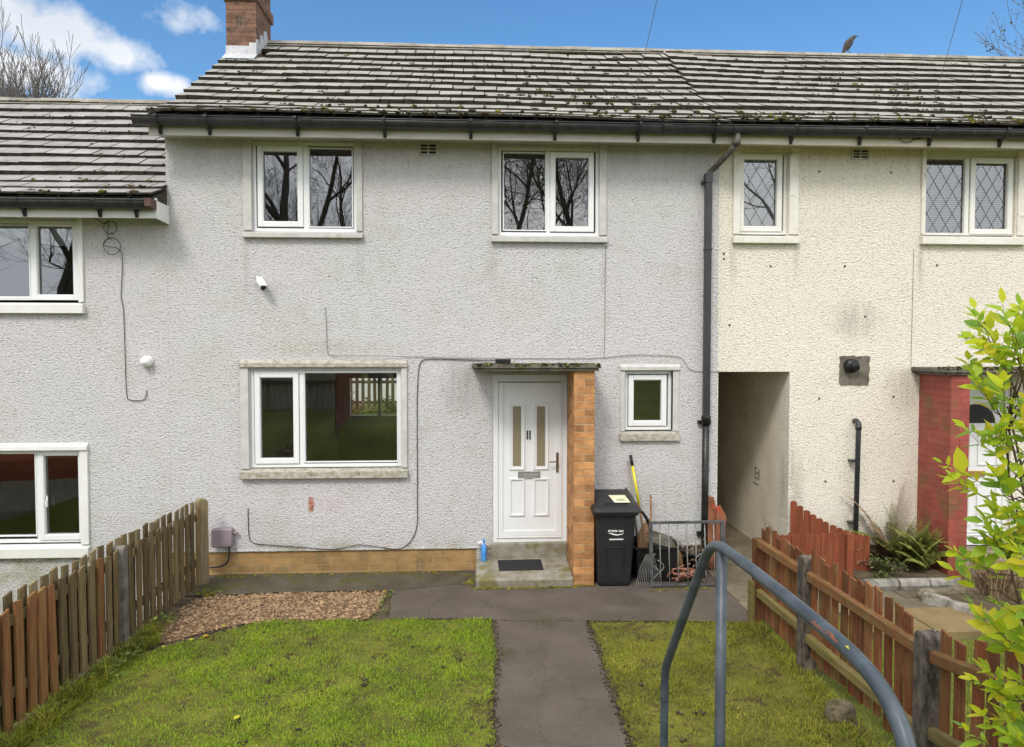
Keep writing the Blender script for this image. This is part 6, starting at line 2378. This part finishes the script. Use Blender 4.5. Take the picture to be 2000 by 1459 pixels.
# ------------------------------------------------------------------ what the panes mirror: gardens behind the viewer
ofn = thing('board_fence', 'tall brown vertical board fence behind the viewer, mirrored in the large window', 'fence', (-6.5, -9.6, 1.2))
for i in range(44):
    x = -9.6 + i * 0.155
    mb = picket_me(0.130, 0.02, 1.75 + 0.02 * math.sin(i * 1.3), 'flat')
    o = part('board', mb, 'wood_silver', ofn, keep=True)
    o.matrix_parent_inverse = Matrix.Translation(-ofn.location)
    o.location = (x, -9.6, terrain(x, -9.6) - 0.02)
mb = MB()
mb.box(-9.7, -2.8, -9.585, -9.55, 1.9, 1.99)
part('rail', mb, 'wood_pale', ofn)
sfn = thing('board_fence', 'red-brown upright board fence beside the steps behind the viewer, mirrored in the large window', 'fence', (-2.9, -8.0, 1.1))
for i in range(22):
    y = -9.45 + i * 0.152
    mb = picket_me(0.138, 0.02, 1.25, 'flat')
    o = part('board', mb, 'wood_red', sfn, keep=True)
    o.matrix_parent_inverse = Matrix.Translation(-sfn.location)
    o.location = (-2.9, y, terrain(-2.9, y) - 0.02)
    o.rotation_euler = (0, 0, math.pi / 2)
M['wood_mirror'] = woodmat('wood_mirror', (0.34, 0.10, 0.06), (0.52, 0.17, 0.10), (0.4, 0.2, 0.1), 0.2)
hf = thing('board_fence', 'red-brown horizontal board fence across the lower garden, mirrored in its window', 'fence', (-9.2, -5.4, -0.83))
A, Bp = Vector((-6.6, -6.4, 0)), Vector((-12.5, -4.6, 0))
for k in range(10):
    mb = MB()
    z = -0.80 + k * 0.20
    d = (Bp - A)
    nrm = Vector((-d.y, d.x, 0)).normalized() * 0.02
    mb.prism([A + Vector((0, 0, z)), A + nrm + Vector((0, 0, z)), A + nrm + Vector((0, 0, z + 0.192)), A + Vector((0, 0, z + 0.192))], d)
    part('board', mb, 'wood_mirror' if k > 4 else 'wood_silver', hf)
# rear garden seen through the room: picket fence on a planted bank
bkf = thing('picket_fence', 'dark picket fence in the rear garden seen through the large window', 'fence', (-3, 8.9, 1.3))
pm = [picket_me(0.075, 0.018, 0.95, 'flat', s).mesh('picket', 'wood_dark') for s in (0.01, -0.008)]
pickets(bkf, [(-5.2 + 0.145 * i, 8.9, 1.28 + rr.uniform(-0.02, 0.02)) for i in range(30)], pm, None, 0.0, rr)
for z in (1.45, 1.95):
    mb = MB()
    mb.box(-5.3, -0.9, 8.912, 8.95, z, z + 0.07)
    part('rail', mb, 'wood_dark', bkf)
bushlet('hedge_plant', 'brown-green bank plant under the rear picket fence seen through the large window', 'shrub', (-2.9, 8.4, 1.0), (0.9, 0.5, 0.75), 500, None, 61, 'leaf_dead', 0.09)
bushlet('hedge_plant', 'second dark bank plant under the rear picket fence beyond the room', 'shrub', (-1.8, 8.4, 1.0), (0.9, 0.5, 0.70), 500, None, 62, 'leaf_dark', 0.09)
mb = MB()
mb.box(-6.5, 1.5, 11.2, 11.45, 0.8, 3.3)
mb.k = 1
mb.box(-6.56, 1.56, 11.14, 11.51, 3.301, 3.38)
solo('garden_wall', mb, ['white_trim', 'concrete_trim'], 'pale rendered wall with a coping behind the rear picket fence', 'wall')
rad = thing('radiator', 'ribbed radiator under the rear window inside the downstairs room', 'radiator', (-2.0, 5.1, 0.6))
mb = MB()
mb.box(-2.62, -1.30, 5.10, 5.14, 0.66, 1.30)
for i in range(26):
    x = -2.60 + i * 0.05
    mb.box(x, x + 0.03, 5.085, 5.101, 0.68, 1.28)
part('panel', mb, 'interior', rad, 0.004)

# ------------------------------------------------------------------ ground cover: gravel, moss, clods, weeds, grass
rp = random.Random(5)
st = random.getstate()
random.seed(55)
mb = MB()
xs = [p[0] for p in GRAVEL]
ys_ = [p[1] for p in GRAVEL]
cnt = 0
while cnt < 5600:
    x, y = rp.uniform(min(xs), max(xs)), rp.uniform(min(ys_), max(ys_))
    if not inside(GRAVEL, x + rp.gauss(0, 0.03), y + rp.gauss(0, 0.03)):
        continue
    edge = sstep(-1.95, -1.35, y) if x < -1.9 else 1.0
    if rp.random() > 0.25 + 0.75 * edge:
        continue
    s = rp.uniform(0.007, 0.015)
    g_ = [(0, 0, 1), (1, 0, 0), (0, 1, 0), (-1, 0, 0), (0, -1, 0), (0, 0, -1)]
    a = rp.uniform(0, 6.28)
    vs = []
    for vx, vy, vz in g_:
        k = s * rp.uniform(0.75, 1.3)
        vs.append((x + (vx * math.cos(a) - vy * math.sin(a)) * k * 1.25, y + (vx * math.sin(a) + vy * math.cos(a)) * k, Z0 + 0.006 + vz * k * 0.7 + rp.uniform(0, 0.006)))
    mb.add(vs, [(0, 1, 2), (0, 2, 3), (0, 3, 4), (0, 4, 1), (5, 2, 1), (5, 3, 2), (5, 4, 3), (5, 1, 4)])
    cnt += 1
stuff('gravel', mb, 'pebble', 'bed of small orange-brown gravel between the wall footing and the lawn', 'gravel')

mb = MB()


def along(poly, n, spread, smin, smax, z=Z0 + 0.006):
    segs = list(zip(poly[:-1], poly[1:]))
    ls = [math.dist(a, c) for a, c in segs]
    for _ in range(n):
        t = rp.uniform(0, sum(ls))
        for (a, c), l in zip(segs, ls):
            if t < l:
                f = t / l
                mb.blob((a[0] + (c[0] - a[0]) * f + rp.gauss(0, spread), a[1] + (c[1] - a[1]) * f + rp.gauss(0, spread), z), rp.uniform(smin, smax), 0.35, 0.6)
                break
            t -= l


along([(1.115, -1.68), (1.11, -2.4), (1.08, -3.3), (1.05, -4.9)], 620, 0.020, 0.005, 0.015)
along([(0.18, -1.60), (0.19, -2.5), (0.135, -3.3), (0.15, -4.9)], 480, 0.020, 0.005, 0.014)
along([(-2.9, -2.1), (-2.45, -1.76), (-2.18, -1.53)], 60, 0.06, 0.006, 0.014)
along([(-0.86, -1.5), (0.17, -1.57)], 70, 0.012, 0.005, 0.012)
along([(0.18, -1.60), (0.7, -1.64), (1.11, -1.66)], 90, 0.010, 0.003, 0.006)
along([(1.12, -1.68), (2.68, -1.78)], 90, 0.014, 0.005, 0.013)
for _ in range(20):
    cx, cy = rp.uniform(-2.2, 0.1), rp.uniform(-3.9, -1.65)
    if inside(LAWN_L, cx, cy):
        for q in range(rp.randint(1, 5)):
            mb.blob((cx + rp.gauss(0, 0.02), cy + rp.gauss(0, 0.02), Z0 + 0.016), rp.uniform(0.006, 0.016), 0.4, 0.7)
for _ in range(14):
    cx, cy = rp.uniform(1.15, 2.6), rp.uniform(-3.9, -1.75)
    for q in range(rp.randint(1, 4)):
        mb.blob((cx + rp.gauss(0, 0.02), cy + rp.gauss(0, 0.02), Z0 + 0.014), rp.uniform(0.007, 0.016), 0.4, 0.7)
for _ in range(40):
    cx, cy = rp.uniform(-3.0, -1.9), rp.uniform(-2.1, -1.4)
    mb.blob((cx, cy, Z0 + 0.004), rp.uniform(0.006, 0.018), 0.4, 0.6)
for pts in ([(0.45, -4.6), (0.52, -4.0), (0.44, -3.5), (0.55, -3.0), (0.62, -2.4), (0.58, -1.7)], [(-0.5, -0.62), (-0.42, -0.95), (-0.50, -1.5)], [(1.40, -0.70), (1.62, -1.1), (1.58, -1.66)], [(0.20, -2.9), (0.5, -2.95), (0.8, -2.86), (1.08, -2.92)]):
    fine = []
    for (xa, ya), (xb, yb) in zip(pts[:-1], pts[1:]):
        for t in range(8):
            fine.append((xa + (xb - xa) * t / 8 + rp.gauss(0, 0.010), ya + (yb - ya) * t / 8 + rp.gauss(0, 0.010), Z0 + 0.0035))
    mb.tube(fine, [rp.uniform(0.0008, 0.0026) for _ in fine], 5)
stuff('soil_crumbs', mb, 'clod', 'crumbs of dark soil along the lawn edges and in cracks of the path', 'soil')
mb = MB()
along([(-3.15, -0.08), (-2.0, -0.05), (-0.4, -0.05), (-0.02, -0.2), (0.0, -0.62)], 260, 0.035, 0.006, 0.018, Z0 + 0.008)
along([(0.0, -0.655), (0.6, -0.66), (1.12, -0.655), (1.14, -0.625), (1.37, -0.625)], 260, 0.014, 0.006, 0.018, Z0 + 0.008)
along([(1.95, -0.80), (2.85, -0.78)], 90, 0.02, 0.006, 0.014, Z0 + 0.008)
along([(-3.08, -0.55), (-2.85, -0.72)], 70, 0.05, 0.006, 0.02, Z0 + 0.008)
along([(-0.10, -0.45), (0.0, -0.40)], 60, 0.04, 0.008, 0.022, Z0 + 0.008)
stuff('ground_moss', mb, 'moss_green', 'low moss growing along the foot of the wall and doorstep', 'moss')
random.setstate(st)

# weeds under the picket fence
mb = MB()
rw_ = random.Random(12)
for _ in range(46):
    y = rw_.choice([rw_.uniform(-3.0, -1.2), rw_.uniform(-2.75, -2.15), rw_.uniform(-5, -3)])
    c = Vector((lfx(y) + 0.06 + abs(rw_.gauss(0, 0.08)), y, Z0))
    for q in range(rw_.randint(5, 13)):
        a = rw_.uniform(0, 6.28)
        rad_ = abs(rw_.gauss(0, 0.06))
        h = rw_.uniform(0.015, 0.07)
        L = rw_.uniform(0.022, 0.050)
        add_leaf(mb, c + Vector((rad_ * math.cos(a), rad_ * math.sin(a), h)), (math.cos(a), math.sin(a), rw_.uniform(-0.1, 0.5)), (rw_.gauss(0, .3), rw_.gauss(0, .3), 1), L, L * 0.75, 0.12, 0.15)
for _ in range(26):
    c = Vector((rw_.uniform(-1.02, -0.90), rw_.uniform(-1.40, -0.75), Z0))
    for q in range(4):
        a = rw_.uniform(0, 6.28)
        add_leaf(mb, c + Vector((0, 0, rw_.uniform(0.01, 0.04))), (math.cos(a), math.sin(a), 0.6), (0, 0, 1), rw_.uniform(0.02, 0.045), 0.012, 0.1, 0.2)
stuff('weeds', mb, 'leaf_weed', 'low ivy-like weeds growing along the foot of the weathered picket fence', 'weeds')
# single fallen leaves
protoL = None
for i, (x, y, rz) in enumerate(((-2.55, -1.92, 0.3), (-2.62, -2.02, 1.7), (-2.42, -1.70, 2.4), (-1.02, -0.80, 0.9), (-1.75, -3.45, 1.1))):
    if protoL is None:
        m_ = MB()
        m_.smooth = True
        add_leaf(m_, (0, 0, 0), (1, 0, 0.1), (0, 0, 1), 0.058, 0.036, 0.15, 0.15)
        protoL = solo('fallen_leaf', m_, 'leaf_yellow', 'yellow fallen leaf lying on the ground of the garden', 'leaf', 'fallen leaves on the ground')
        o = protoL
    else:
        o = copy_tree(protoL)
    o.location = (x, y, Z0 + 0.035)
    o.rotation_euler = (0.15, -0.1, rz)


def blades(poly, n, h0, h1, w, seed, zfun=None, thin=None):
    """mown grass: n bent blades inside the outline, each a quad and a tip"""
    g = np.random.default_rng(seed)
    P = np.array(poly)
    lo, hi = P.min(0), P.max(0)
    pts = []
    while len(pts) < n:
        c = g.uniform(lo, hi, (n, 2))
        # point in polygon, vectorised
        ins = np.zeros(len(c), bool)
        j = len(P) - 1
        for i in range(len(P)):
            a, b_ = P[i], P[j]
            cond = ((a[1] > c[:, 1]) != (b_[1] > c[:, 1])) & (c[:, 0] < (b_[0] - a[0]) * (c[:, 1] - a[1]) / (b_[1] - a[1] + 1e-12) + a[0])
            ins ^= cond
            j = i
        c = c[ins]
        if thin is not None:
            c = c[g.random(len(c)) < thin(c[:, 0], c[:, 1])]
        pts.extend(c.tolist())
    pts = np.array(pts[:n])
    a = g.uniform(0, 2 * np.pi, n)
    clump = 0.75 + 0.45 * (np.sin(pts[:, 0] * 9.1 + 1.3 * np.sin(pts[:, 1] * 7)) * np.sin(pts[:, 1] * 8.3 + 2))
    h = g.uniform(h0, h1, n) * np.clip(clump, 0.45, 1.3)
    lean = g.uniform(0.3, 2.2, n)
    dx, dy = np.cos(a), np.sin(a)
    wv = w * g.uniform(0.6, 1.2, n) * 0.5
    V = np.zeros((n, 5, 3))
    V[:, 0, 0], V[:, 0, 1] = pts[:, 0] - dy * wv, pts[:, 1] + dx * wv
    V[:, 1, 0], V[:, 1, 1] = pts[:, 0] + dy * wv, pts[:, 1] - dx * wv
    mx, my = pts[:, 0] + dx * h * lean * 0.35, pts[:, 1] + dy * h * lean * 0.35
    V[:, 2, 0], V[:, 2, 1] = mx + dy * wv * 0.8, my - dx * wv * 0.8
    V[:, 3, 0], V[:, 3, 1] = mx - dy * wv * 0.8, my + dx * wv * 0.8
    V[:, 2, 2] = V[:, 3, 2] = h * 0.62
    V[:, 4, 0], V[:, 4, 1], V[:, 4, 2] = pts[:, 0] + dx * h * lean, pts[:, 1] + dy * h * lean, h
    V[:, :, 2] += Z0 + 0.001
    return V


def blade_mesh(name, Vs, mat):
    V = np.concatenate(Vs)
    n = len(V)
    me = bpy.data.meshes.new(name)
    me.vertices.add(n * 5)
    me.vertices.foreach_set('co', V.reshape(-1))
    idx = np.arange(n)[:, None] * 5
    loops = np.concatenate([idx + np.array([[0, 1, 2, 3]]), idx + np.array([[3, 2, 4]])], axis=1).reshape(-1)
    me.loops.add(n * 7)
    me.loops.foreach_set('vertex_index', loops.astype(np.int32))
    me.polygons.add(n * 2)
    starts = (np.arange(n)[:, None] * 7 + np.array([[0, 4]])).reshape(-1)
    me.polygons.foreach_set('loop_start', starts.astype(np.int32))
    me.polygons.foreach_set('loop_total', np.tile([4, 3], n).astype(np.int32))
    me.materials.append(M[mat])
    me.update(calc_edges=True)
    me.validate()
    return me


def worn(x, y, spots):
    k = np.ones_like(x)
    for (cx, cy, r, a) in spots:
        k *= 1 - a * np.exp(-((x - cx) ** 2 + (y - cy) ** 2) / (r * r))
    return k


thinL = lambda x, y: np.clip(0.55 + 0.6 * np.sin(x * 2.1 + 0.7) * np.sin(y * 2.7 + 1.1) + 0.35, 0.22, 1.0) * np.clip((x + 3.35) * 2.2, 0.25, 1) * worn(
    x, y, ((-2.35, -1.95, 0.24, 0.85), (-2.75, -2.75, 0.28, 0.7), (-1.55, -1.95, 0.16, 0.6), (-0.55, -2.3, 0.14, 0.6), (-1.1, -2.9, 0.16, 0.65), (-0.2, -1.75, 0.12, 0.5), (-1.9, -3.3, 0.2, 0.6), (-0.3, -3.2, 0.15, 0.5), (-0.05, -2.4, 0.10, 0.7)))
thinR = lambda x, y: np.clip(0.55 + 0.5 * np.sin(x * 3.1 + 0.2) * np.sin(y * 2.9 + 0.4) + 0.2, 0.25, 1.0) * worn(
    x, y, ((1.75, -1.95, 0.28, 0.75), (2.35, -2.7, 0.25, 0.6), (1.5, -2.7, 0.15, 0.6), (2.0, -3.3, 0.22, 0.65), (1.4, -3.4, 0.14, 0.5), (2.55, -3.5, 0.2, 0.6)))
me = blade_mesh('lawn_grass', [blades(LAWN_L, 90000, 0.010, 0.030, 0.0045, 1, thin=thinL)], 'grass')
stuff('lawn_grass', me, None, 'bright green mown grass of the lawn beside the gravel bed', 'grass')
me = blade_mesh('lawn_grass', [blades(LAWN_R, 44000, 0.010, 0.032, 0.0042, 2, thin=thinR)], 'grass_dull')
stuff('lawn_grass', me, None, 'patchy yellowish mossy grass of the lawn beneath the handrail', 'grass')
edge = [blades([(-3.30, -5.0), (-3.10, -5.0), (-2.98, -2.3), (-2.9, -2.0), (-3.10, -1.5), (-3.18, -1.5)], 4200, 0.05, 0.14, 0.006, 3),
        blades([(2.56, -5.0), (2.80, -5.0), (2.84, -1.9), (2.66, -1.9)], 3600, 0.03, 0.08, 0.006, 4),
        blades([(2.85, -5.2), (2.85, -2.3), (6.5, -2.4), (6.5, -5.2)], 12000, 0.03, 0.09, 0.006, 6)]
me = blade_mesh('long_grass', edge, 'grass_dull')
stuff('long_grass', me, None, 'longer uncut grass along both fence lines and in the neighbouring garden', 'grass')
